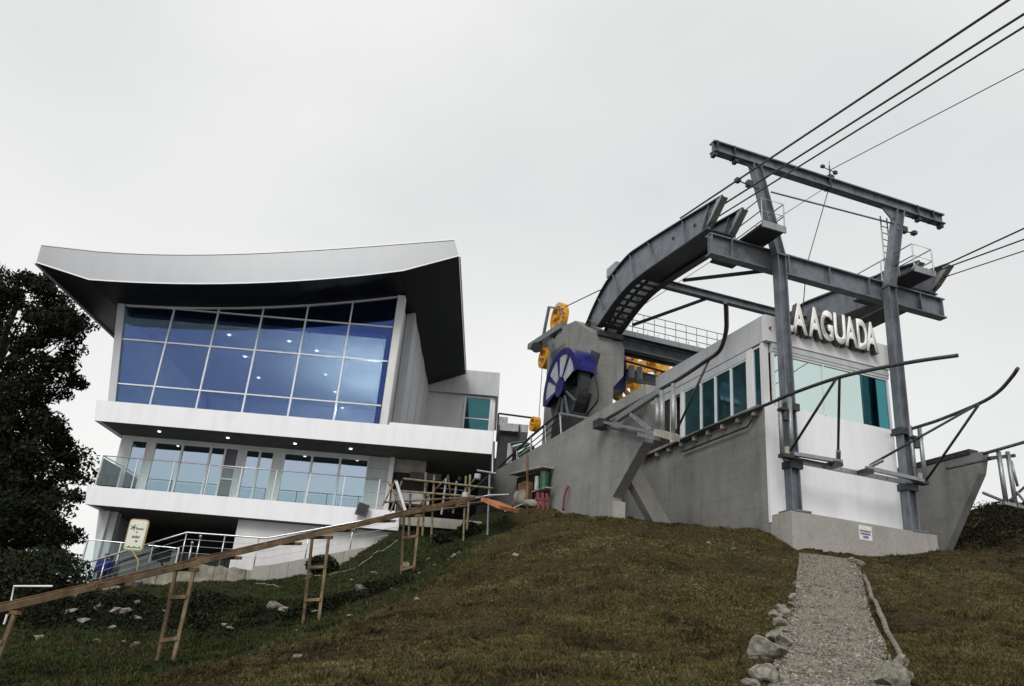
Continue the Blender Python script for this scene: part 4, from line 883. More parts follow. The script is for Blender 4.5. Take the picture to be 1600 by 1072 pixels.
# ------------------------------------------------------------------ big sheave under its blue cover
def wheel_parts(T, c, R, wd, rim, ax, mat, n=24, spokes=8, rimw=0.12, cover=None):
    """spoked wheel; ax 0 = axle along s, 1 = axle along t"""
    def P(rr, a, off):
        x, y = rr * math.cos(a), rr * math.sin(a)
        return (c[0] + off, c[1] + x, c[2] + y) if ax == 0 else (c[0] + x, c[1] + off, c[2] + y)
    mb = SM()
    for i in range(n):
        a0, a1 = 2 * math.pi * i / n, 2 * math.pi * (i + 1) / n; k = []
        for a in (a0, a1):
            for rr in (R - rim, R):
                for o_ in (-wd / 2, wd / 2): k.append(P(rr, a, o_))
        mb.add(k, [(0, 1, 5, 4), (2, 6, 7, 3), (0, 4, 6, 2), (1, 3, 7, 5)])
    rimo = T.part('rim', mb, mat)
    T.part('hub', SM().tube([P(0, 0, -wd * 0.8), P(0, 0, wd * 0.8)], R * 0.16, 12), mat)
    for i in range(spokes):
        a = 2 * math.pi * (i + 0.3) / spokes; T.part('spoke', SM().bar(P(R * 0.12, a, 0), P(R - rim * 0.6, a, 0), rimw, wd * 0.45), mat)
    return rimo
SS = -3.8
cc = in_s(879, 607, SS)
BW = Thing('blue_sheave', 'large dark sheave under a blue drum cover with pale panels', 'sheave', ST(SS, cc[0], 11.3))
C3 = (SS + 0.15, cc[0], cc[1]); RW = 1.78
wheel_parts(BW, (C3[0] + 0.2, C3[1], C3[2]), RW - 0.2, 0.45, 0.3, 0, STEELD, 28, 8)
def ringseg(a0, a1, r0, r1, s0, s1, n=10):
    mb = SM(); n = max(2, n)
    for i in range(n):
        A, B_ = a0 + (a1 - a0) * i / n, a0 + (a1 - a0) * (i + 1) / n; k = []
        for a in (A, B_):
            for rr in (r0, r1):
                for s in (s0, s1): k.append((s, C3[1] + rr * math.cos(a), C3[2] + rr * math.sin(a)))
        mb.add(k, [(0, 1, 5, 4), (2, 6, 7, 3), (0, 4, 6, 2), (1, 3, 7, 5)] + ([(0, 2, 3, 1)] if i == 0 else []) + ([(4, 5, 7, 6)] if i == n - 1 else []))
    return mb
A0, A1 = math.radians(-12), math.radians(170)
cov = BW.part('cover', ringseg(A0, A1, RW - 0.05, RW, C3[0] - 0.28, C3[0] + 0.66, 26), BLUEP, smooth=False)
BW.part('cover_rim', ringseg(A0, A1, RW - 0.28, RW + 0.015, C3[0] - 0.32, C3[0] - 0.26, 26), BLUEP, cov)
BW.part('cover_back', ringseg(A0, A1, 0.4, RW - 0.06, C3[0] + 0.58, C3[0] + 0.63, 26), BLUEP, cov)
na = 4
for i in range(na):
    a = A0 + (A1 - A0) * i / na; b_ = A0 + (A1 - A0) * (i + 1) / na
    BW.part('cover_panel', ringseg(a + 0.09, b_ - 0.09, 0.5, RW - 0.27, C3[0] - 0.29, C3[0] - 0.27, 5), PALE, cov)
    BW.part('cover_rib', ringseg(a - 0.085, a + 0.085, 0.35, RW - 0.22, C3[0] - 0.32, C3[0] - 0.27, 2), BLUEP, cov)
BW.part('cover_hub', ringseg(0, 2 * math.pi, 0.05, 0.42, C3[0] - 0.33, C3[0] - 0.262, 16), BLUEP, cov)
BW.part('frame_body', ringseg(math.radians(200), math.radians(342), 0.5, RW - 0.25, C3[0] + 0.0, C3[0] + 0.6, 16), BLACK)
for a in (215, 245, 275, 305):
    a = math.radians(a); BW.part('strut', SM().bar((C3[0] - 0.1, C3[1] + 0.4 * math.cos(a), C3[2] + 0.4 * math.sin(a)), (C3[0] - 0.1, C3[1] + 1.6 * math.cos(a), C3[2] + 1.6 * math.sin(a)), 0.08, 0.08), STEEL)
BW.part('pedestal', SM().box(C3[0] - 0.1, C3[0] + 0.6, C3[1] - 1.1, C3[1] + 1.1, C3[2] - RW - 0.5, C3[2] - RW + 0.45), BLACK)
hk = [in_s(u, v, -3.2) for u, v in [(922, 565), (931, 600), (932, 625), (921, 640), (915, 648)]]
single('hose', SM().tube([(-3.15, *p) for p in spline([(a, b_) for a, b_ in hk], 4)], 0.04, 6), BLACK, 'thin black hose looping beside the blue drum cover', 'hose')
# rope from the cover up to the saddle
e0 = in_s(900, 552, -2.7); e1 = in_s(921, 505, -2.5)
single('rope', SM().tube([(-2.7, *e0), (-2.5, *e1)], 0.06, 8), STEELD, 'thick black rope dropping from the left saddle behind the blue cover', 'rope')

# yellow sheaves
def yellow_at(u, v, s, R, ax, label, wd=0.35, spokes=6):
    t, z = in_s(u, v, s); T = Thing('yellow_sheave', label, 'sheave', ST(s, t, z - R)); wheel_parts(T, (s, t, z), R, wd, R * 0.26, ax, YELLOW, 22, spokes, 0.16); return T, t, z
T, t_, z_ = yellow_at(874, 497, -2.6, 0.78, 0, 'orange yellow sheave on the slanted frame above the blue cover')
fr = SM(); 
def pt(u, v, s): return (s, *in_s(u, v, s))
for s in (-2.9, -2.3):
    fr.bar(pt(858, 479, s), pt(848, 530, s), 0.12, 0.16).bar(pt(858, 480, s), pt(880, 483, s), 0.1, 0.1)
T.part('frame', fr, STEEL)
T.part('arm', SM().bar(pt(835, 544, -2.6), pt(887, 511, -2.6), 0.8, 0.3), STEEL); T.part('arm_roller', SM().tube([pt(838, 543, -3.1), pt(838, 543, -2.1)], 0.28, 12), STEELD)
T.part('arm_support', SM().bar(pt(866, 530, -2.6), pt(878, 575, -2.6), 0.5, 0.6), STEEL)
yellow_at(852, 560, -2.6, 0.55, 0, 'small orange yellow sheave half hidden behind the top left of the blue cover')
for (u, v, t, R, ax, lab) in [(1003, 580, 15.0, 1.15, 1, 'large orange yellow sheave seen below the walkway bridge'), (972, 560, 14.2, 0.85, 1, 'orange yellow sheave tight against the right side of the concrete column'),
                          (972, 605, 13.6, 0.75, 1, 'low orange yellow sheave just above the dock wall'), (1012, 566, 16.5, 1.3, 1, 'rear orange yellow sheave ring against the sky under the bridge')]:
    s, z = in_t(u, v, t); T = Thing('yellow_sheave', lab, 'sheave', ST(s, t, z - R)); wheel_parts(T, (s, t, z), R, 0.4, R * 0.25, ax, YELLOW, 22, 6, 0.18)
s, z = in_t(958, 585, 12.9); BX = SM().box(s - 0.2, s + 0.5, 12.5, 13.3, z - 0.9, z + 0.9).box(s + 0.05, s + 0.45, 12.4, 12.498, z + 0.3, z + 0.7)
single('motor_housing', BX, BLUEP, 'blue motor housing between the column and the yellow sheaves', 'motor')
a = in_t(975, 585, 12.6); b_ = in_t(1035, 603, 12.6)
mg = Thing('machine_gantry', 'grey gantry beam with two light canisters before the yellow sheaves', 'gantry', ST(a[0], 12.6, a[1] - 0.5))
mg.part('beam', SM().ibeam((a[0], 12.6, a[1]), (b_[0], 12.6, a[1]), 0.4, 0.5, 0.04, 0.04), GALV)
for i in range(2): mg.part('canister', SM().tube([(a[0] + 0.2 + i * 0.42, 12.2, a[1] - 0.3), (a[0] + 0.2 + i * 0.42, 12.2, a[1] + 0.35)], 0.16, 10), PALE)
mg.part('rail', SM().tube([(a[0] - 0.2, 12.2, a[1] + 0.55), (b_[0], 12.2, a[1] + 0.4)], 0.06, 8), STEELD)
mg.part('post', SM().box(b_[0] - 0.12, b_[0] + 0.12, 12.5, 12.7, a[1] - 0.8, a[1] + 0.5), STEEL)

# ------------------------------------------------------------------ cabin guides (flared bumper bars)
ZG = 10.9
def guide(label, rail_pts, z, bracket, struts, ends):
    G = Thing('cabin_guide', label, 'guide', ST(bracket[0], bracket[1], 9.1))
    G.part('rail', SM().tube([(a, b, z) for a, b in [(p[0], p[1]) for p in spline([(a, b) for a, b in rail_pts], 5)]], 0.055, 10), STEELD, smooth=True)
    s, t = bracket
    for ds, dt in ((-0.11, 0.0), (0.15, -0.16)):
        G.part('bracket_post', SM().tube([(s + ds, t + dt, 9.15), (s + ds, t + dt, 11.2)], 0.075, 10), GALV, smooth=True)
    G.part('bracket_plate', SM().box(s - 0.24, s + 0.26, t - 0.22, t + 0.06, 9.12, 9.24), STEELD); G.part('bracket_plate', SM().box(s - 0.2, s + 0.24, t - 0.2, t + 0.06, 10.72, 10.8), STEELD)
    G.part('bracket_roller', SM().tube([(s + 0.02, t - 0.08, 10.4), (s + 0.02, t - 0.08, 10.7)], 0.1, 10), STEELD)
    G.part('bracket_knuckle', SM().tube([(s + 0.02, t - 0.08, 9.24), (s + 0.02, t - 0.08, 9.5)], 0.09, 10), BEIGE)
    for (p, q) in struts: G.part('strut', SM().tube([p, q], 0.042, 8), STEELD if ends else GALV, smooth=True)
    return G
rl_ = [(-0.6, 6.75), (-0.72, 3.7), (-0.62, 0.87), (-0.6, -0.12), (-0.6, -1.24), (-0.4, -2.93), (0.05, -4.19), (0.5, -5.1), (1.05, -5.93)]
GL = guide('black flared guide bar curving across the control house front from the left post', rl_, ZG, (-0.05, 0.12), [((0.05, 0.0, 9.35), (-0.42, -2.85, 10.88)), ((1.72, -0.30, 9.45), (-0.38, -2.95, 10.88))], True)
GL.part('turnbuckle', SM().tube([(1.72, -0.30, 9.3), (1.50, -0.58, 9.5)], 0.075, 10), GALV)
rr_ = [(5.37, 3.0), (5.38, -0.1), (5.35, -1.24), (5.05, -3.06), (4.64, -4.1), (3.96, -5.13), (3.52, -5.71)]
GR = guide('black flared guide bar reaching out from the right post', rr_, 11.1, (5.45, 0.1), [((5.6, -0.1, 9.25), (5.0, -3.1, 11.08)), ((3.1, -0.2, 9.35), (5.0, -3.0, 11.06))], True)
GR.part('turnbuckle', SM().tube([(3.1, -0.2, 9.3), (3.35, -0.55, 9.5)], 0.06, 10), GALV)
LB = Thing('bumper_beam', 'double grey bumper bar across the front wall between the two posts', 'beam', ST(2.7, -0.2, 9.1))
LB.part('bar', SM().bar((-0.05, 0.2, 9.14), (5.5, 0.2, 9.14), 0.12, 0.14), GALV)
LB.part('arm', SM().bar((0.1, -0.1, 9.26), (1.8, -0.36, 9.22), 0.14, 0.12), GALV); LB.part('arm', SM().bar((2.9, -0.25, 9.22), (5.45, -0.1, 9.22), 0.14, 0.12), GALV)
LB.part('arm', SM().bar((0.1, 0.05, 9.16), (1.55, -0.18, 9.08), 0.1, 0.08), STEELD); LB.part('link', SM().box(1.45, 1.8, -0.42, 0.15, 9.06, 9.2), STEELD); LB.part('link', SM().box(2.85, 3.15, -0.32, 0.15, 9.06, 9.2), STEELD)
# outer guide of the left lane: along the dock, flaring outwards at the nose
SGD = SD - 0.12
lp = [(940, 660), (985, 637), (1030, 607), (1060, 590)]
pts = [(SGD, *in_s(u, v, SGD)) for u, v in lp]; zz = float(np.mean([p[2] for p in pts]))
rail_ = [(SGD, p[1]) for p in pts] + [in_z(u, v, zz) for u, v in [(1100, 566), (1124, 548), (1134, 520), (1135, 495), (1134, 471)]]
G3 = Thing('cabin_guide', 'black flared guide bar bending upward from the left dock nose', 'guide', ST(SGD, 1.2, 9))
G3.part('rail', SM().tube([(p[0], p[1], zz) for p in spline(rail_, 5)], 0.06, 10), STEELD, smooth=True)
def on(u, v, s): return (s, *in_s(u, v, s))
for (u0, v0, u1, v1, r) in [(1027, 622, 1027, 672, 0.075), (1034, 612, 1035, 680, 0.085), (1052, 600, 1052, 684, 0.075)]:
    G3.part('bracket_post', SM().tube([on(u0, v0, SGD - 0.1), on(u1, v1, SGD - 0.1)], r, 10), GALV, smooth=True)
G3.part('bracket_plate', SM().bar(on(1028, 676, SGD - 0.1), on(1056, 684, SGD - 0.1), 0.3, 0.2), BEIGE)
G3.part('arm', SM().bar(on(945, 660, SGD - 0.12), on(1040, 680, SGD - 0.12), 0.12, 0.1), GALV)
G3.part('arm', SM().bar(on(950, 668, SGD - 0.3), on(1004, 680, SGD - 0.3), 0.1, 0.08), STEELD)
G3.part('arm_pad', SM().bar(on(1000, 679, SGD - 0.3), on(1028, 685, SGD - 0.3), 0.2, 0.12), GALV)
G3.part('diagonal', SM().bar(on(965, 655, SGD - 0.12), on(1030, 612, SGD - 0.12), 0.16, 0.2), GALV); G3.part('diagonal', SM().bar(on(986, 647, SGD - 0.14), on(1016, 672, SGD - 0.14), 0.1, 0.12), GALV)
G3.part('end_knuckle', SM().box(SGD - 0.35, SGD + 0.05, in_s(945, 660, SGD)[0] - 0.25, in_s(945, 660, SGD)[0] + 0.25, zz - 0.35, zz - 0.05), STEELD)
a = on(1056, 676, SGD - 0.1); b_ = in_z(1108, 562, zz)
G3.part('strut', SM().tube([a, (b_[0], b_[1], zz)], 0.035, 8), STEELD, smooth=True)
# outer guide of the right lane at the frame edge
G4 = Thing('cabin_guide', 'grey guide bracket with dark bars at the right edge by the dock nose', 'guide', ST(10.2, 0.9, 8.8))
def tt(u, v, t): s, z = in_t(u, v, t); return (s, t, z)
for (u0, v0, u1, v1, r) in [(1560, 706, 1572, 785, 0.09), (1574, 706, 1588, 795, 0.085), (1580, 720, 1590, 760, 0.05)]: G4.part('bracket_post', SM().tube([tt(u0, v0, 0.7), tt(u1, v1, 0.7)], r, 10), GALV, smooth=True)
G4.part('rail', SM().tube([tt(1537, 709, 0.8), tt(1600, 691, 0.3), tt(1660, 668, -0.4)], 0.06, 8), STEELD, smooth=True)
G4.part('rail', SM().tube([tt(1480, 732, 0.9), tt(1572, 712, 0.75)], 0.05, 8), STEELD, smooth=True)
G4.part('diagonal', SM().tube([tt(1578, 782, 0.7), tt(1640, 725, 0.4)], 0.05, 8), STEELD); G4.part('diagonal', SM().tube([tt(1536, 770, 0.9), tt(1590, 792, 0.7), tt(1640, 800, 0.7)], 0.06, 8), GALV)
G4.part('arm', SM().bar(tt(1545, 716, 0.75), tt(1585, 712, 0.7), 0.12, 0.12), STEELD); G4.part('arm', SM().bar(tt(1568, 786, 0.7), tt(1640, 802, 0.7), 0.14, 0.12), GALV)
G4.part('diagonal', SM().tube([tt(1588, 768, 0.6), tt(1606, 790, 0.5)], 0.05, 8), GALV)

# ------------------------------------------------------------------ cables
def cable(s, z_end_px, t0, z0, label, r=0.04, back=0.0):
    t1, z1 = in_s(*z_end_px, s); d = np.array([t1 - t0, z1 - z0]); b0 = (t0 - d[0] * back, z0 - d[1] * back); e = (t0 + d[0] * 2.6, z0 + d[1] * 2.6)
    mb = SM().tube([(s, *b0), (s, t1, z1), (s, *e)], r, 8); o = single('cable', mb, CABLE, label, 'cable', 'ropeway cables', smooth=True)
zt = up_[0][1] + 0.07
for (sv, u0, v0, u1, v1, lab, r) in [(SO + 0.02, 1063, 341, 1576, 0, 'highest of the left lane cables, lying along the saddle girder', 0.034), (-2.15, 1134, 317, 1600, 22, 'middle cable of the left lane, leaving the outer saddle nose', 0.031), (-1.33, 1157, 317, 1600, 42, 'lowest heavy cable of the left lane, leaving the inner saddle nose', 0.028)]:
    t, z = in_s(u0, v0, sv); cable(sv, (u1, v1), t, z, lab, r, 0.0 if u0 < 1100 else 0.12)
for (u0, v0, u1, v1, lab, s, r) in [(1420, 440, 1600, 357, 'uppermost of the three right lane cables', 6.85, 0.03), (1460, 425, 1600, 374, 'middle of the three right lane cables', 7.4, 0.028), (1476, 433, 1600, 392, 'lowest of the three right lane cables', 7.95, 0.022)]:
    t, z = in_s(u0, v0, s); cable(s, (u1, v1), t, z, lab, r)
t1, z1 = in_s(1600, 108, 2.9); d = (t1 - TP, z1 - 21.3)
single('signal_cable', SM().tube([(2.9, TP, 21.3), (2.9, t1, z1), (2.9, t1 + d[0], z1 + d[1])], 0.016, 6), CABLE, 'thin signal cable running from the anemometer to the right', 'cable')
t1, z1 = in_s(1215, 340, 0.9)
single('signal_cable', SM().tube([(2.6, TP + 0.1, 20.4), (*[-1.5], *in_s(1000, 480, -1.5))], 0.012, 6), CABLE, 'thin slack cable falling from the top beam behind the left post', 'cable')
k0 = pt(880, 481, -2.6); k1 = pt(938, 453, -2.6)
single('haul_rope', SM().tube([k0, k1], 0.025, 6), CABLE, 'thin haul rope from the slanted yellow sheave to the saddle crown', 'cable')
k0 = pt(848, 560, -2.75); k1 = pt(842, 655, -2.75)
single('haul_rope', SM().tube([k0, k1], 0.022, 6), GALV, 'vertical haul rope dropping to the left of the blue cover', 'cable')

# ------------------------------------------------------------------ machinery and site clutter between the buildings
MH = Thing('plant_skid', 'dark plant skid with grey roof and pipes between the two buildings', 'machine', at_y(800, 720, 40))
def yb(u0, v0, u1, v1, Y, d):
    a = at_y(u0, v1, Y); b_ = at_y(u1, v0, Y); return MB().box(a[0], b_[0], Y, Y + d, a[2], b_[2])
MH.part('roof', yb(781, 664, 826, 672, 40, 2), PALE); MH.part('body', yb(771, 674, 812, 760, 40.3, 2), BLACK); MH.part('cabinet', yb(790, 693, 802, 735, 40.0, 0.28), GALV)
MH.part('vent_box', yb(778, 652, 794, 664, 41, 1), GALV); MH.part('rail', MB().tube([tuple(at_y(779, 646, 40)), tuple(at_y(832, 653, 40))], 0.05, 6).tube([tuple(at_y(779, 646, 40)), tuple(at_y(776, 690, 40))], 0.05, 6).tube([tuple(at_y(812, 664, 39.8)), tuple(at_y(809, 705, 39.8))], 0.05, 6), STEELD)
for i in range(5): MH.part('pipe', MB().tube([tuple(at_y(798 + i * 3, 694 + i * 5, 39.7)), tuple(at_y(822 + i * 3, 690 + i * 2, 39.7))], 0.1, 8), GALV if i % 2 else GREEN)
MH.part('lower_frame', yb(764, 718, 800, 800, 41.3, 1.5), BLACK)
for i in range(4): MH.part('frame_post', MB().tube([tuple(at_y(772 + i * 8, 690, 40.9)), tuple(at_y(770 + i * 8, 795, 40.9))], 0.05, 6), STEEL)
MH.part('frame_rail', MB().tube([tuple(at_y(764, 742, 40.8)), tuple(at_y(800, 745, 40.8))], 0.045, 6).tube([tuple(at_y(764, 765, 40.8)), tuple(at_y(800, 768, 40.8))], 0.045, 6), GALV)
t, z = in_s(836, 663, -4.2); Tq = Thing('yellow_sheave', 'small orange yellow sheave at the far end of the dock railing', 'sheave', ST(-4.2, t, z - 0.55)); wheel_parts(Tq, (-4.2, t, z), 0.34, 0.3, 0.1, 0, YELLOW, 18, 5, 0.12)
DRL = Thing('dock_railing', 'dark sloping railing on top of the left dock wall below the blue cover', 'railing', ST(SD, 14, 11.9))
DRL.part('handrail', SM().tube([on(780, 730, SD + 0.1), on(830, 682, SD + 0.1), on(873, 646, SD + 0.1)], 0.055, 8), STEELD)
DRL.part('handrail', SM().tube([on(875, 646, SD + 0.1), on(920, 654, SD + 0.1)], 0.045, 8), GALV)
for (u, v, u2, v2) in [(875, 646, 877, 680), (852, 664, 853, 692), (830, 682, 830, 708), (808, 703, 808, 720), (918, 654, 921, 660)]: DRL.part('post', SM().tube([on(u, v, SD + 0.1), on(u2, v2, SD + 0.1)], 0.04, 8), GALV)
for k in (10, 19): DRL.part('mid_rail', SM().tube([on(780, 730 + k * 0.6, SD + 0.1), on(830, 682 + k, SD + 0.1), on(873, 646 + k, SD + 0.1)], 0.025, 6), STEELD)
# lean-to store against the dock wall
def od(u, v, d=0.5): return on(u, v, SD - d)
a = in_s(830, 790, SD - 0.4)
LS = Thing('lean_to_store', 'small lean-to store with pale sheet roof and green drum against the dock wall', 'shed', ST(SD - 0.4, a[0], a[1]))
LS.part('roof', SM().bar(od(802, 742, 0.28), od(857, 730, 0.28), 0.5, 0.07), BEIGE); LS.part('post', SM().tube([od(824, 712, 0.9), od(824, 795, 0.9)], 0.05, 8), RUSTY)
q = [in_s(808, 748, SD - 0.06), in_s(858, 734, SD - 0.06), in_s(858, 775, SD - 0.06), in_s(808, 786, SD - 0.06)]
LS.part('back', SM().prism(q, 0, SD - 0.08, SD - 0.03), DARKIN); LS.part('shelf', SM().bar(od(836, 769, 0.3), od(859, 762, 0.3), 0.3, 0.05), BEIGE)
a = np.array(od(851, 751, 0.3)); LS.part('drum', SM().tube([tuple(a - [0, 0, 0.34]), tuple(a + [0, 0, 0.34])], 0.2, 12), GREEN); a = np.array(od(839, 755, 0.3)); LS.part('canister', SM().tube([tuple(a - [0, 0, 0.28]), tuple(a + [0, 0, 0.28])], 0.1, 10), PALE)
LS.part('crate', SM().box(SD - 0.6, SD - 0.2, in_s(818, 765, SD - 0.5)[0] - 0.3, in_s(818, 765, SD - 0.5)[0] + 0.4, in_s(818, 770, SD - 0.5)[1] - 0.3, in_s(818, 765, SD - 0.5)[1] + 0.3), RUSTY)
def sack(name, u, v, Y, sx, sy, sz, mat, label, cat):
    c = at_y(u, v, Y); bm = bmesh.new(); bmesh.ops.create_icosphere(bm, subdivisions=2, radius=1)
    for q in bm.verts:
        k = 1 + 0.18 * math.sin(q.co.x * 5 + u) * math.cos(q.co.y * 4 + v); f = lambda t: math.copysign(abs(t) ** 0.6, t); q.co = Vector((f(q.co.x) * sx * k, f(q.co.y) * sy * k, f(q.co.z) * sz * k))
    me = bpy.data.meshes.new(name); bm.to_mesh(me); bm.free(); me.materials.append(mat)
    for p in me.polygons: p.use_smooth = True
    o = bpy.data.objects.new(name, me); o.location = c; COL.objects.link(o); tag(o, label, cat); return o
sack('cement_sack', 814, 778, 33.6, 0.3, 0.25, 0.3, STONEW, 'pinkish beige bulk sack standing before the lean-to store', 'sack')
sack('cement_sack', 838, 788, 32.9, 0.5, 0.3, 0.15, STONEW, 'low grey green sack slumped in front of the lean-to store', 'sack')
a, b_ = at_y(848, 770, 32.6), at_y(850, 798, 32.6)
rb = Thing('red_barrier', 'red slatted plastic barrier beside the lean-to store', 'barrier', b_)
for i in range(3): rb.part('slat', MB().bar((a[0] - 0.2 + i * 0.18, 32.6, a[2]), (b_[0] - 0.2 + i * 0.18, 32.6, b_[2] - 0.1), 0.12, 0.04, up=(0, 1, 0)), RED)
rb.part('cross_rail', MB().box(a[0] - 0.3, a[0] + 0.28, 32.55, 32.575, a[2] - 0.3, a[2] - 0.22), RED)
single('red_hose', MB().tube([tuple(p) for p in spline([at_y(888, 759, 31.2), at_y(884, 768, 31.2), at_y(881, 780, 31.2), at_y(880, 798, 31.2)], 4)], 0.045, 8), RED, 'red bent pipe sticking up against the dock wall', 'pipe', smooth=True)
single('spoil_tray', MB().bar(tuple(at_y(766, 783, 32.0)), tuple(at_y(796, 796, 31.0)), 0.9, 0.14), ORANGE, 'orange board lying at the top end of the timber chute', 'board')
for (u0, v0, u1, v1, Y, m_, lab) in [(788, 800, 822, 786, 33.5, BEIGE, 'pale plank lying by the sacks'), (800, 790, 828, 793, 34, TIMBER, 'brown plank lying flat behind the sacks')]:
    single('plank', MB().bar(tuple(at_y(u0, v0, Y)), tuple(at_y(u1, v1, Y)), 0.3, 0.05), m_, lab, 'plank')

# ------------------------------------------------------------------ timber chute on trestles
c0 = at_y(-60, 966, 16.0); c1 = at_y(765, 774, 31.5)
CH = Thing('timber_chute', 'long red brown timber chute sloping across the lawn on trestles', 'chute', (c0 + c1) / 2 - np.array([0, 0, 0.2]))
def cpt(k, dx=0, dz=0): p = c0 + (c1 - c0) * k; return (p[0] + dx, p[1], p[2] + dz - 0.25 * math.sin(math.pi * k) * 0.0)
dv = (c1 - c0) / np.linalg.norm(c1 - c0); sdv = np.cross(dv, [0, 0, 1]); sdv /= np.linalg.norm(sdv)
ks = np.linspace(0, 0.93, 8)
for i in range(7):
    j = random.uniform(-0.02, 0.02)
    a, b_ = np.array(cpt(ks[i] + 0.001)), np.array(cpt(ks[i + 1] - 0.001))
    CH.part('floor_plank', MB().bar(tuple(a + [0, 0, j]), tuple(b_ + [0, 0, j]), 0.30, 0.04), RUSTY)
    for sg in (-1, 1):
        o_ = sdv * 0.165 * sg + np.array([0, 0, 0.05 + j]); CH.part('side_board', MB().bar(tuple(a + o_), tuple(b_ + o_), 0.035, 0.11 + random.uniform(-0.015, 0.015)), RUSTY if sg < 0 else TIMBER)
for k in (0.17, 0.33, 0.44, 0.56, 0.66, 0.86): CH.part('cross_batten', MB().bar(tuple(np.array(cpt(k, 0, -0.06)) - sdv * 0.35), tuple(np.array(cpt(k, 0, -0.06)) + sdv * 0.35), 0.07, 0.07), RUSTY)
def trestle(utop, ub0, vb0, ub1, vb1, label, rungs):
    # find the chute point above, legs straddle it
    best = min(np.linspace(0, 1, 400), key=lambda k: abs(proj(np.array(cpt(k)))[0][0] - utop)); p = np.array(cpt(best, 0, -0.08))
    T = Thing('trestle', label, 'trestle', (p[0], p[1], gz(p[0], p[1])), 'chute trestles')
    legs = []
    for sg, (ub, vb) in ((-1, (ub0, vb0)), (1, (ub1, vb1))):
        tp = p + sdv * 0.30 * sg * 1.0; q = at_y(ub, vb, tp[1]); g = gz(q[0], q[1]); q = np.array([q[0], q[1], min(q[2], g) - 0.15])
        legs.append((tp, q)); T.part('leg', MB().bar(tuple(tp), tuple(q), 0.075, 0.075, up=(0, 1, 0)), TIMBER)
    for k in rungs:
        a = legs[0][0] + (legs[0][1] - legs[0][0]) * k; b_ = legs[1][0] + (legs[1][1] - legs[1][0]) * k; T.part('rung', MB().bar(tuple(a - [0, 0.06, 0]), tuple(b_ - [0, 0.06, 0]), 0.05, 0.08), TIMBER)
    T.part('cap', MB().bar(tuple(p - sdv * 0.42), tuple(p + sdv * 0.42), 0.1, 0.07), RUSTY)
trestle(290, 240, 1062, 266, 1052, 'tall trestle nearest the camera under the chute', (0.25, 0.62, 0.85))
trestle(502, 472, 992, 496, 990, 'middle trestle before the ramp kerb', (0.3, 0.62))
trestle(643, 629, 886, 648, 880, 'short trestle beside the scaffold', (0.35, 0.85))
trestle(10, -22, 1012, 0, 1010, 'trestle leg cut by the left edge of the frame', (0.4,))
# ------------------------------------------------------------------ scaffold walkway
SCF = Thing('scaffold', 'worn tube scaffold walkway before the porch at the top of the chute', 'scaffold', at_y(690, 850, 32.2))
YC = 32.4
for (u, v0, v1, m_) in [(662, 738, 850, SCAFP), (693, 748, 792, GALV), (711, 752, 790, GALV), (727, 744, 838, SCAFP), (733, 742, 815, SCAFP), (764, 738, 848, GALV), (640, 772, 870, TIMBER), (676, 742, 856, SCAFP)]:
    a, b_ = at_y(u + 3 + random.uniform(-2, 2), v0, YC), at_y(u - 2, v1, YC + random.uniform(-0.25, 0.25)); SCF.part('upright', MB().tube([tuple(a), (b_[0], b_[1], b_[2] - 0.3)], 0.045, 8), m_)
for (u0, v0, u1, v1, m_) in [(630, 748, 770, 763, SCAFP), (608, 766, 742, 776, SCAFP), (600, 785, 770, 775, TIMBER), (640, 795, 760, 784, STEELD), (684, 790, 765, 774, GALV), (765, 774, 795, 773, GALV), (640, 803, 735, 789, RUSTY), (745, 735, 775, 740, GALV)]:
    SCF.part('ledger', MB().tube([tuple(at_y(u0, v0, YC - 0.1)), tuple(at_y(u1, v1, YC - 0.1))], 0.04, 8), m_)
for i in range(5): SCF.part('deck_board', MB().bar(tuple(at_y(618, 800, YC + 0.1 + i * 0.24)), tuple(at_y(760, 786, YC + 0.1 + i * 0.24)), 0.22, 0.05), TIMBER)
for (u0, v0, u1, v1) in [(598, 790, 618, 750), (610, 800, 628, 752), (606, 752, 632, 800)]: SCF.part('brace', MB().tube([tuple(at_y(u0, v0, YC - 0.2)), tuple(at_y(u1, v1, YC - 0.2))], 0.035, 8), SCAFP)
for (u0, v0, u1, v1, m_) in [(655, 790, 700, 745, RUSTY), (700, 800, 742, 748, SCAFP), (668, 752, 664, 795, STEELD), (676, 762, 735, 768, STEELD), (700, 742, 706, 792, RUSTY), (733, 770, 762, 745, STEELD)]: SCF.part('brace', MB().tube([tuple(at_y(u0, v0, YC + 0.35)), tuple(at_y(u1, v1, YC + 0.2))], 0.035, 8), m_)
p = at_y(620, 777, YC - 0.25); SCF.part('white_brace', MB().tube([tuple(at_y(619, 752, YC - 0.3)), tuple(at_y(634, 800, YC - 0.3))], 0.06, 8), ALU)
for (u, v, l) in [(746, 745, 'round white lamp on the scaffold upright'), (727, 774, 'small white lamp low on the scaffold')]:
    c = at_y(u, v, YC - 0.15); mb = MB(); mb.tube([(c[0], c[1], c[2] - 0.10), (c[0], c[1], c[2] - 0.05), (c[0], c[1], c[2] + 0.06), (c[0], c[1], c[2] + 0.1)], 0.13, 10); single('work_lamp', mb, PALE, l, 'lamp', smooth=True)
# kiosk with beige awning in the porch
KI = Thing('kiosk', 'beige kiosk panel with dark counter opening inside the porch', 'kiosk', at_y(668, 790, 36.6))
KI.part('panel', yb(614, 718, 667, 737, 36.6, 0.3), BEIGE); KI.part('opening', yb(614, 738, 667, 770, 36.7, 0.2), DARKIN); KI.part('counter', yb(610, 771, 672, 784, 36.4, 0.5), PALE); KI.part('shade', yb(640, 741, 690, 747, 36.2, 0.3), STEELD)

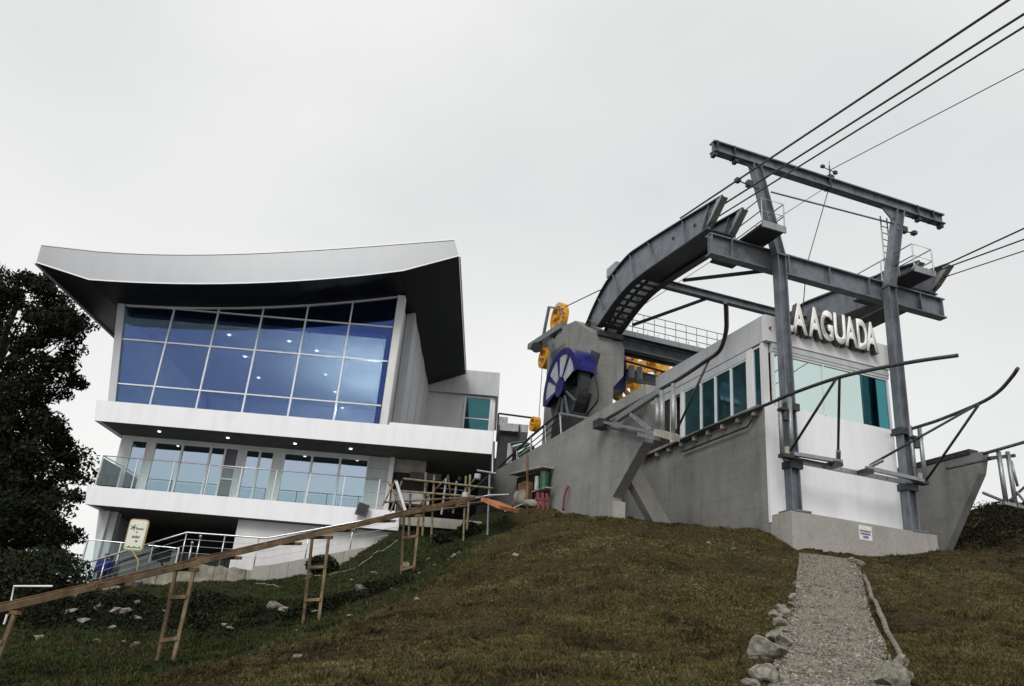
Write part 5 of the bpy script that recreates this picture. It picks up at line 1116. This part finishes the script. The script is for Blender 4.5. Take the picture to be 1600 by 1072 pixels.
# ------------------------------------------------------------------ menu sign, bucket, hose, person
YN = 32.9
MS = Thing('menu_sign', 'cream board sign in a bamboo frame standing by the stairs', 'sign', at_y(209, 892, YN))
ca, cb_ = at_y(203, 815, YN), at_y(222, 857, YN); cx, cz_ = (at_y(213, 836, YN)[0], at_y(213, 836, YN)[2]); hw, hh = 0.33, 0.56
def rr(hw, hh, r, n=5):
    o = []
    for (sx, sz, a0) in ((1, 1, 0), (-1, 1, 90), (-1, -1, 180), (1, -1, 270)):
        for i in range(n + 1): a = math.radians(a0 + 90 * i / n); o.append((cx + sx * (hw - r) + r * math.cos(a), cz_ + sz * (hh - r) + r * math.sin(a)))
    return o
MS.part('frame', MB().prism(rr(hw + 0.05, hh + 0.05, 0.14), 1, YN + 0.005, YN + 0.05), BAMBOO); MS.part('board', MB().prism(rr(hw, hh, 0.1), 1, YN - 0.02, YN + 0.003), SIGNW)
def mk(x0, x1, z0, z1, m_): MS.part('print', MB().box(cx + x0, cx + x1, YN - 0.026, YN - 0.022, cz_ + z0, cz_ + z1), m_)
for i in range(5): MS.part('print', MB().bar((cx - 0.16, YN - 0.024, cz_ + 0.27), (cx - 0.16 + 0.14 * math.cos(i * 1.26), YN - 0.024, cz_ + 0.27 + 0.12 * math.sin(i * 1.26)), 0.004, 0.045, up=(-math.sin(i * 1.26), 0, math.cos(i * 1.26))), PRINTG)
for i in range(5): mk(-0.04 + i * 0.055, 0.0 + i * 0.055, 0.2, 0.26, PRINTK)
mk(-0.03, 0.03, 0.08, 0.12, PRINTK)
for i in range(6): mk(-0.14 + i * 0.05, -0.105 + i * 0.05, -0.12, -0.05 + 0.03 * (i % 2), PRINTK)
for i in range(2): mk(0.02 + i * 0.05, 0.055 + i * 0.05, -0.27, -0.20, PRINTK)
for i in range(8): mk(-0.28 + i * 0.07, -0.21 + i * 0.07, -0.5, -0.46 + 0.04 * (i % 3 == 1), PRINTG)
MS.part('leg', MB().tube([tuple(p) for p in spline([at_y(207, 858, YN), at_y(211, 868, YN), at_y(216, 877, YN), at_y(213, 895, YN)], 4)], 0.03, 8), BAMBOO, smooth=True)
MS.part('leg', MB().tube([tuple(at_y(206, 860, YN)), tuple(at_y(211, 868, YN))], 0.026, 8), BAMBOO)
c = at_y(210, 930, 31.6); c[2] = gz(c[0], c[1]); bk = Thing('bucket', 'black bucket on the grass below the menu sign', 'bucket', c)
bk.part('shell', MB().tube([(c[0], c[1], c[2]), (c[0], c[1], c[2] + 0.34)], 0.14, 14, 0.19), BLACK, smooth=True); bk.part('handle', MB().tube([(c[0] + 0.19 * math.cos(a), c[1], c[2] + 0.33 + 0.16 * math.sin(a)) for a in np.linspace(0, math.pi, 9)], 0.012, 5), BLACK)
hp = [(400, 912, 30.6), (440, 916, 30.2), (475, 914, 30), (520, 905, 30), (560, 890, 30.5), (590, 866, 31.3), (620, 852, 32.0)]
hq = [np.array([*at_y(u, v, Y)[:2], 0]) for u, v, Y in hp]; hq = spline(hq, 6); hq = [(q[0], q[1], gz(q[0], q[1]) + 0.035) for q in hq]
single('garden_hose', MB().tube(hq, 0.02, 8), HOSE, 'pale hose snaking over the lawn below the ramp', 'hose', smooth=True)

def person():
    Y = 34.15; hd = at_y(168, 864, Y); z0 = hd[2] - 1.70; x = hd[0]
    T = Thing('person', 'person in a blue jacket walking down behind the stair railing', 'person', (x, Y, z0))
    def skin(name, verts, edges, radii, mat, parent=None):
        me = bpy.data.meshes.new(name); me.from_pydata([tuple(np.array(v) + np.array([0, 0, 0])) for v in verts], edges, []); o = bpy.data.objects.new(name, me); COL.objects.link(o); o.parent = T.o
        md = o.modifiers.new('skin', 'SKIN'); md.use_smooth_shade = True
        for i, r in enumerate(radii): me.skin_vertices[0].data[i].radius = (r, r * 0.8)
        me.skin_vertices[0].data[0].use_root = True
        o.modifiers.new('sub', 'SUBSURF').render_levels = 2; me.materials.append(mat); return o
    V = [(0, 0, 0.95), (0, 0.0, 1.15), (0, 0.01, 1.38), (0, 0, 1.48), (0, -0.01, 1.60), (0, -0.01, 1.67),
         (0.18, 0, 1.40), (0.24, 0.02, 1.15), (0.25, -0.08, 0.92), (0.25, -0.11, 0.83), (-0.18, 0, 1.40), (-0.25, 0.03, 1.15), (-0.27, -0.03, 0.92), (-0.27, -0.05, 0.83),
         (0.09, 0, 0.90), (0.11, -0.06, 0.50), (0.11, 0.02, 0.09), (0.11, -0.13, 0.04), (-0.09, 0, 0.90), (-0.12, -0.02, 0.5), (-0.13, 0.1, 0.1), (-0.13, -0.04, 0.04)]
    Ed = [(0, 1), (1, 2), (2, 3), (3, 4), (4, 5), (2, 6), (6, 7), (7, 8), (8, 9), (2, 10), (10, 11), (11, 12), (12, 13), (0, 14), (14, 15), (15, 16), (16, 17), (0, 18), (18, 19), (19, 20), (20, 21)]
    Rr = [0.14, 0.13, 0.14, 0.055, 0.095, 0.07, 0.06, 0.048, 0.034, 0.035, 0.06, 0.048, 0.034, 0.035, 0.09, 0.065, 0.045, 0.04, 0.09, 0.065, 0.045, 0.04]
    skin('body', V, Ed, Rr, SKIN)
    skin('jacket', [(0, 0, 0.84), (0, 0, 1.12), (0, 0.01, 1.36), (0, 0, 1.45), (0.2, 0, 1.38), (0.25, 0.02, 1.15), (0.26, -0.08, 0.9), (-0.2, 0, 1.38), (-0.26, 0.03, 1.15), (-0.28, -0.03, 0.9)], [(0, 1), (1, 2), (2, 3), (2, 4), (4, 5), (5, 6), (2, 7), (7, 8), (8, 9)], [0.33, 0.28, 0.24, 0.10, 0.13, 0.11, 0.095, 0.13, 0.11, 0.095], JACKET)
    skin('trousers', [(0, 0, 0.92), (0.1, 0, 0.86), (0.115, -0.06, 0.5), (0.11, 0.02, 0.12), (-0.1, 0, 0.86), (-0.125, -0.02, 0.5), (-0.13, 0.1, 0.12)], [(0, 1), (1, 2), (2, 3), (0, 4), (4, 5), (5, 6)], [0.15, 0.11, 0.085, 0.07, 0.11, 0.085, 0.07], TROUS)
    skin('hair', [(0, 0.015, 1.62), (0, 0.012, 1.69)], [(0, 1)], [0.125, 0.10], HAIR)
person()

# ------------------------------------------------------------------ rocks and path edging
def rock_mesh(seed, sub=3):
    r = random.Random(seed); bm = bmesh.new(); bmesh.ops.create_icosphere(bm, subdivisions=sub, radius=1); off = Vector((r.uniform(0, 50), r.uniform(0, 50), r.uniform(0, 50)))
    from mathutils import noise
    pl = [(Vector((r.gauss(0, 1), r.gauss(0, 1), r.gauss(0, 1))).normalized(), r.uniform(0.45, 0.85)) for _ in range(14)]
    for v in bm.verts:
        c = v.co.copy()
        for nrm, d in pl:
            k = c.dot(nrm) - d
            if k > 0: c -= nrm * k * 0.95
        c *= 1.1 + 0.22 * noise.noise(c * 1.7 + off) + 0.15 * noise.noise(c * 4 + off) + 0.09 * noise.noise(c * 9 + off); v.co = c
    me = bpy.data.meshes.new('rock'); bm.to_mesh(me); bm.free(); me.materials.append(ROCK)
    for p in me.polygons: p.use_smooth = False
    return me
RM = [rock_mesh(i) for i in range(7)]; RS = [rock_mesh(20 + i, 2) for i in range(5)]
def put_rock(x, y, sx, sy, sz, label, group, small=False, sink=0.3, lst=None):
    me = random.choice(RS if small else RM); o = bpy.data.objects.new('rock', me); COL.objects.link(o)
    o.location = (x, y, gz(x, y) + sz * (1 - sink * 1.6)); o.scale = (sx, sy, sz); o.rotation_euler = (random.uniform(-0.3, 0.3), random.uniform(-0.3, 0.3), random.uniform(0, 6.28)); tag(o, label, 'rock', group); return o
ORD = ['first', 'second', 'third', 'fourth', 'fifth', 'sixth', 'seventh', 'eighth', 'ninth', 'tenth', 'eleventh', 'twelfth', 'thirteenth', 'fourteenth', 'fifteenth', 'sixteenth', 'seventeenth', 'eighteenth', 'nineteenth', 'twentieth']
prow = [(1172, 1078, 11.4, 0.16, None), (1190, 1066, 11.8, 0.27, 'craggy pale rock at the bottom edge of the frame left of the path'), (1196, 1032, 13.5, 0.36, 'largest pale boulder in the row left of the path'), (1180, 1042, 13.2, 0.13, None), (1226, 1016, 14.5, 0.24, None), (1206, 1003, 15.1, 0.22, None), (1228, 990, 15.9, 0.22, None), (1215, 978, 16.6, 0.20, None), (1212, 966, 17.2, 0.16, None),
        (1228, 960, 17.5, 0.22, None), (1222, 951, 18, 0.20, None), (1240, 944, 18.6, 0.17, None), (1236, 932, 19.4, 0.17, None), (1254, 918, 20.6, 0.17, None), (1246, 909, 21.2, 0.12, None), (1256, 996, 15.6, 0.09, None)]
for i, (u, v, Y, w_, lab) in enumerate(prow):
    p = at_y(u, v, Y); w_ *= 0.82; put_rock(p[0], p[1], w_ * random.uniform(0.95, 1.3), w_ * random.uniform(0.8, 1.1), w_ * random.uniform(0.65, 0.9), lab or ORD[i] + ' pale rock up from the bottom in the row left of the path', 'rocks lining the path', False, 0.34)
for (u, v, Y, w_, lab) in [(1393, 1066, 11.9, 0.24, 'pale boulder at the bottom edge right of the path'), (1406, 1046, 12.8, 0.15, 'pale stone behind the boulder at the foot of the log edging'), (1328, 866, 25.4, 0.13, 'leftmost small rock at the top right end of the path'), (1338, 871, 25.0, 0.15, 'largest small rock at the top right end of the path'), (1347, 876, 24.6, 0.12, 'rightmost small rock at the top right end of the path'), (1333, 873, 24.7, 0.08, 'tiny rock on the gravel at the top right end of the path')]:
    p = at_y(u, v, Y); put_rock(p[0], p[1], w_ * 1.1, w_, w_ * 0.8, lab, 'rocks at the path head')
for i, (u0, v0, Y0, u1, v1, Y1, lab) in enumerate([(1350, 893, 23.0, 1370, 944, 18.6, 'upper log edging the right side of the path'), (1371, 946, 18.5, 1415, 1036, 13.3, 'lower log edging the right side of the path'), (1246, 905, 21.6, 1252, 872, 24.8, 'thin log edging the upper left side of the path')]):
    a, b_ = at_y(u0, v0, Y0), at_y(u1, v1, Y1); P = []
    for k in np.linspace(0, 1, 10): q = a + (b_ - a) * k; P.append((q[0] + random.uniform(-0.02, 0.02), q[1], gz(q[0], q[1]) + 0.06 + random.uniform(-0.01, 0.01)))
    single('edging_log', MB().tube(P, 0.055 if i < 2 else 0.04, 9, 0.045), LOG, lab, 'log', 'path edging logs', smooth=True)
# loose limestone on the lawn and its bank
BANKR = [(430, 945, 26.5, 0.34, 'large white rock on the dark bank under the ramp'), (446, 952, 26.2, 0.3, 'white rock just right of the large one on the bank'), (105, 965, 25.5, 0.3, 'pale boulder in the bank at the far left'), (117, 942, 26.4, 0.22, None), (178, 965, 25.4, 0.22, None), (195, 957, 25.6, 0.26, None), (212, 945, 26.5, 0.16, None), (213, 972, 25.2, 0.24, None), (155, 953, 25.8, 0.2, None), (130, 975, 25, 0.24, None), (310, 962, 25.6, 0.24, None), (303, 955, 26, 0.16, None), (350, 982, 25, 0.14, None), (358, 985, 24.8, 0.12, None), (60, 998, 23.5, 0.2, None), (175, 980, 24.6, 0.12, None), (212, 1001, 22.5, 0.14, None), (152, 992, 23, 0.12, None), (195, 992, 23, 0.1, None), (225, 995, 23, 0.1, None), (560, 950, 25.6, 0.26, None), (575, 944, 26, 0.14, None), (610, 946, 24.5, 0.14, None), (544, 980, 22.0, 0.1, None), (460, 995, 21, 0.09, None), (635, 888, 28.4, 0.24, 'pale flat rock at the foot of the short trestle'), (584, 905, 28.5, 0.14, None), (668, 884, 28.3, 0.13, None), (550, 912, 28.5, 0.1, None), (573, 930, 26.4, 0.12, None), (805, 870, 24.5, 0.17, 'pale flat stone on the brown mound'), (652, 940, 20.8, 0.12, None), (463, 1040, 14.6, 0.1, None), (667, 998, 15.5, 0.06, None), (1146, 849, 24.6, 0.12, None), (1108, 843, 25, 0.08, None), (1168, 851, 24.4, 0.08, None), (30, 975, 25.5, 0.22, None), (75, 955, 26, 0.2, None), (260, 958, 25.6, 0.16, None), (285, 975, 25, 0.14, None), (515, 945, 26, 0.18, None), (490, 965, 24.6, 0.14, None)]
TRAIL = [(726 - i * 16 + random.uniform(-9, 9), 873 + i * 6.5, 27.5 - i * 0.3, 0.11, None) for i in range(9)]
def area(u, v):
    if u < 400: return 'stone on the dark bank and lawn left of the tall trestle' if u < 250 else 'stone on the bank behind the tall trestle'
    if u > 1000: return 'small stone at the top of the mound near the plinth'
    if v > 935 and u > 600 or v > 1000: return 'small stone on the brown mound slope'
    return 'stone on the lawn below the ramp kerb' if u < 600 else 'stone in the trail below the scaffold'
allst = sorted(BANKR + TRAIL, key=lambda a: a[0]); cnt = {}
for (u, v, Y, w_, lab) in allst:
    if not lab:
        ar = area(u, v); cnt[ar] = cnt.get(ar, 0) + 1; lab = ORD[cnt[ar] - 1] + ' from the left, ' + ar
    w_ *= 0.85 if w_ < 0.13 else 0.78
    p = at_y(u, v, Y); put_rock(p[0], p[1], w_ * random.uniform(1.0, 1.5), w_, w_ * random.uniform(0.5, 0.8), lab, 'loose stones on the hillside', w_ < 0.2, 0.2)

def undergrowth(pts, n, hmax, seed, pal):
    r = np.random.default_rng(seed); i = r.integers(0, len(pts), n); P = np.array(pts)[i] + np.c_[r.normal(0, 0.28, (n, 2))]
    z = ground_h(P[:, 0], P[:, 1]); k = vnoise(P[:, 0] * 2, P[:, 1] * 2, seed); k = np.clip((0.5 * k + 0.5 * vnoise(P[:, 0] * 0.7, P[:, 1] * 0.7, seed + 1) - 0.36) * 4, 0.03, 1.2); C = np.c_[P, z + r.random(n) ** 1.5 * hmax * k]
    ln = r.uniform(0.03, 0.09, n); wd = ln * 0.4; a = r.normal(0, 1, (n, 3)); a /= np.linalg.norm(a, axis=1)[:, None]; b = np.cross(a, r.normal(0, 1, (n, 3))); b /= np.linalg.norm(b, axis=1)[:, None]
    V = np.stack([C - a * ln[:, None], C + b * wd[:, None], C + a * ln[:, None], C - b * wd[:, None]], 1).reshape(-1, 3); pal = np.array(pal)
    return V, np.arange(n * 4).reshape(-1, 4), np.repeat(pal[r.integers(0, len(pal), n)] * r.uniform(0.6, 1.5, n)[:, None], 4, 0)
bank = [at_y(u, v, Y)[:2] for u in range(-20, 620, 7) for (v, Y) in ((972, 25.0), (955, 25.8), (942, 26.6))]
soup('undergrowth', *undergrowth(bank, 42000, 0.26, 41, [(0.006, 0.009, 0.004), (0.012, 0.018, 0.006), (0.020, 0.026, 0.009), (0.016, 0.012, 0.007)]), TONE, 'dark ferns and weeds covering the bank below the terrace', 'undergrowth')
rb_ = [ST(s_, t_, 0)[:2] for s_ in np.arange(10.9, 24, 0.35) for t_ in np.arange(1.2, 9, 0.4)]
soup('undergrowth', *undergrowth(rb_, 36000, 0.3, 42, [(0.006, 0.006, 0.004), (0.012, 0.011, 0.006), (0.02, 0.017, 0.009)]), TONE, 'dark scrub on the bank behind the right dock', 'undergrowth')

# ------------------------------------------------------------------ trees at the left
def leaf_tree(name, label, base, height, crown, nclump, perclump, pal, seed, lean=0.0):
    r = np.random.default_rng(seed); rd = random.Random(seed); bx, by, bz = base
    T = Thing(name, label, 'tree', base)
    trunk = MB().tube([tuple(p) for p in spline([(bx, by, bz - 0.5), (bx + 0.1, by, bz + height * 0.25), (bx + 0.25 + lean * 0.5, by + 0.1, bz + height * 0.55), (bx + lean, by, bz + height * 0.9)], 5)], 0.34, 12, 0.06)
    tk = T.part('trunk', trunk, BARK, smooth=True)
    cl = []
    while len(cl) < nclump:
        z = rd.uniform(0.08, 1.0); rad = crown(z); a = rd.uniform(0, 6.283); rr_ = rad * math.sqrt(rd.uniform(0.10, 1)) ; rr_ *= rd.uniform(0.85, 1.06)
        cl.append((bx + lean * z + math.cos(a) * rr_, by + math.sin(a) * rr_ * 0.9, bz + height * z))
    lm = MB()
    for i, c in enumerate(cl):
        if i % 2 == 0:
            z0 = bz + (c[2] - bz) * rd.uniform(0.55, 0.8); f = (z0 - bz) / height; s0 = (bx + 0.2 + lean * f, by, z0); mid = ((s0[0] * 0.5 + c[0] * 0.5), (s0[1] + c[1]) / 2, (s0[2] * 0.4 + c[2] * 0.6))
            lm.tube([s0, mid, c], 0.07, 5, 0.015)
    T.part('limb', lm, BARK)['kind'] = 'stuff'
    C = np.array(cl); n = nclump * perclump; idx = np.repeat(np.arange(nclump), perclump); sc = r.uniform(0.45, 1.0, nclump)[idx]
    d = r.normal(0, 1, (n, 3)); d /= np.linalg.norm(d, axis=1)[:, None]; P = C[idx] + d * (r.uniform(0.05, 1, n) ** 0.5)[:, None] * sc[:, None] * np.array([1.05, 1.0, 0.6])
    P[:, 2] -= 0.1 * np.abs(d[:, 0])
    ln = r.uniform(0.07, 0.15, n); wd = ln * r.uniform(0.35, 0.6, n); a = r.normal(0, 1, (n, 3)); a /= np.linalg.norm(a, axis=1)[:, None]; b = np.cross(a, r.normal(0, 1, (n, 3))); b /= np.linalg.norm(b, axis=1)[:, None]
    V = np.stack([P - a * ln[:, None], P + b * wd[:, None], P + a * ln[:, None], P - b * wd[:, None]], 1).reshape(-1, 3) - np.array(base); Q = np.arange(n * 4).reshape(-1, 4)
    pal = np.array(pal); tone = pal[r.integers(0, len(pal), n)] * r.uniform(0.6, 1.4, n)[:, None] * r.uniform(0.7, 1.3, nclump)[idx][:, None]
    o = soup('crown', V, Q, np.repeat(tone, 4, 0), TONE, None, None); o.parent = T.o
def prof(pts): 
    x, y = zip(*pts); return lambda z: float(np.interp(z, x, y))
LP = [(0.009, 0.014, 0.006), (0.013, 0.020, 0.008), (0.018, 0.024, 0.010), (0.020, 0.019, 0.011)]
zt1 = at_y(20, 432, 40)
leaf_tree('broadleaf_tree', 'tall dark broadleaf tree rising left of the white building', (-26.2, 40, 3.0), zt1[2] - 3.0, prof([(0, 1.5), (0.15, 4.0), (0.35, 4.6), (0.55, 4.3), (0.75, 4.6), (0.9, 3.6), (1.0, 1.6)]), 300, 240, LP, 3, 0.3)
leaf_tree('broadleaf_tree', 'lower dark tree crowding the corner of the balconies', (-22.3, 38.5, 2.8), at_y(100, 668, 38.5)[2] - 2.4, prof([(0, 1.8), (0.2, 3.6), (0.45, 3.7), (0.7, 3.6), (0.9, 2.6), (1.0, 1.0)]), 150, 230, LP, 5)
def bush(u, v, Y, R, n, seed, label):
    r = np.random.default_rng(seed); c = at_y(u, v, Y); base = (c[0], c[1], gz(c[0], c[1])); T = Thing('shrub', label, 'shrub', base)
    st_ = MB()
    for i in range(7): a = r.uniform(0, 6.28); st_.tube([(base[0], base[1], base[2] - 0.1), (base[0] + R * 0.6 * math.cos(a), base[1] + R * 0.6 * math.sin(a), base[2] + R * r.uniform(0.6, 1.2))], 0.02, 5, 0.008)
    T.part('stem', st_, BARK)
    d = r.normal(0, 1, (n, 3)); d /= np.linalg.norm(d, axis=1)[:, None]; P = d * (r.uniform(0.1, 1, n) ** 0.45)[:, None] * R * np.array([1.1, 0.8, 0.7]) + np.array([0, 0, R * 0.6])
    ln = r.uniform(0.05, 0.11, n); wd = ln * 0.45; a = r.normal(0, 1, (n, 3)); a /= np.linalg.norm(a, axis=1)[:, None]; b = np.cross(a, r.normal(0, 1, (n, 3))); b /= np.linalg.norm(b, axis=1)[:, None]
    V = np.stack([P - a * ln[:, None], P + b * wd[:, None], P + a * ln[:, None], P - b * wd[:, None]], 1).reshape(-1, 3)
    tone = np.array(LP)[r.integers(0, 4, n)] * r.uniform(0.8, 2.0, n)[:, None]; o = soup('foliage', V, np.arange(n * 4).reshape(-1, 4), np.repeat(tone, 4, 0), TONE, None, None); o.parent = T.o
bush(60, 940, 30.5, 1.5, 4200, 31, 'dark shrub at the foot of the tall tree'); bush(-10, 960, 29, 1.6, 3500, 32, 'dark shrub at the left edge of the frame'); bush(500, 905, 31.0, 0.55, 1200, 33, 'low green shrub behind the middle trestle'); bush(735, 818, 33.0, 0.45, 1200, 34, 'dark green shrub under the scaffold deck'); bush(690, 832, 32.6, 0.4, 900, 35, 'dark green shrub behind the scaffold uprights')
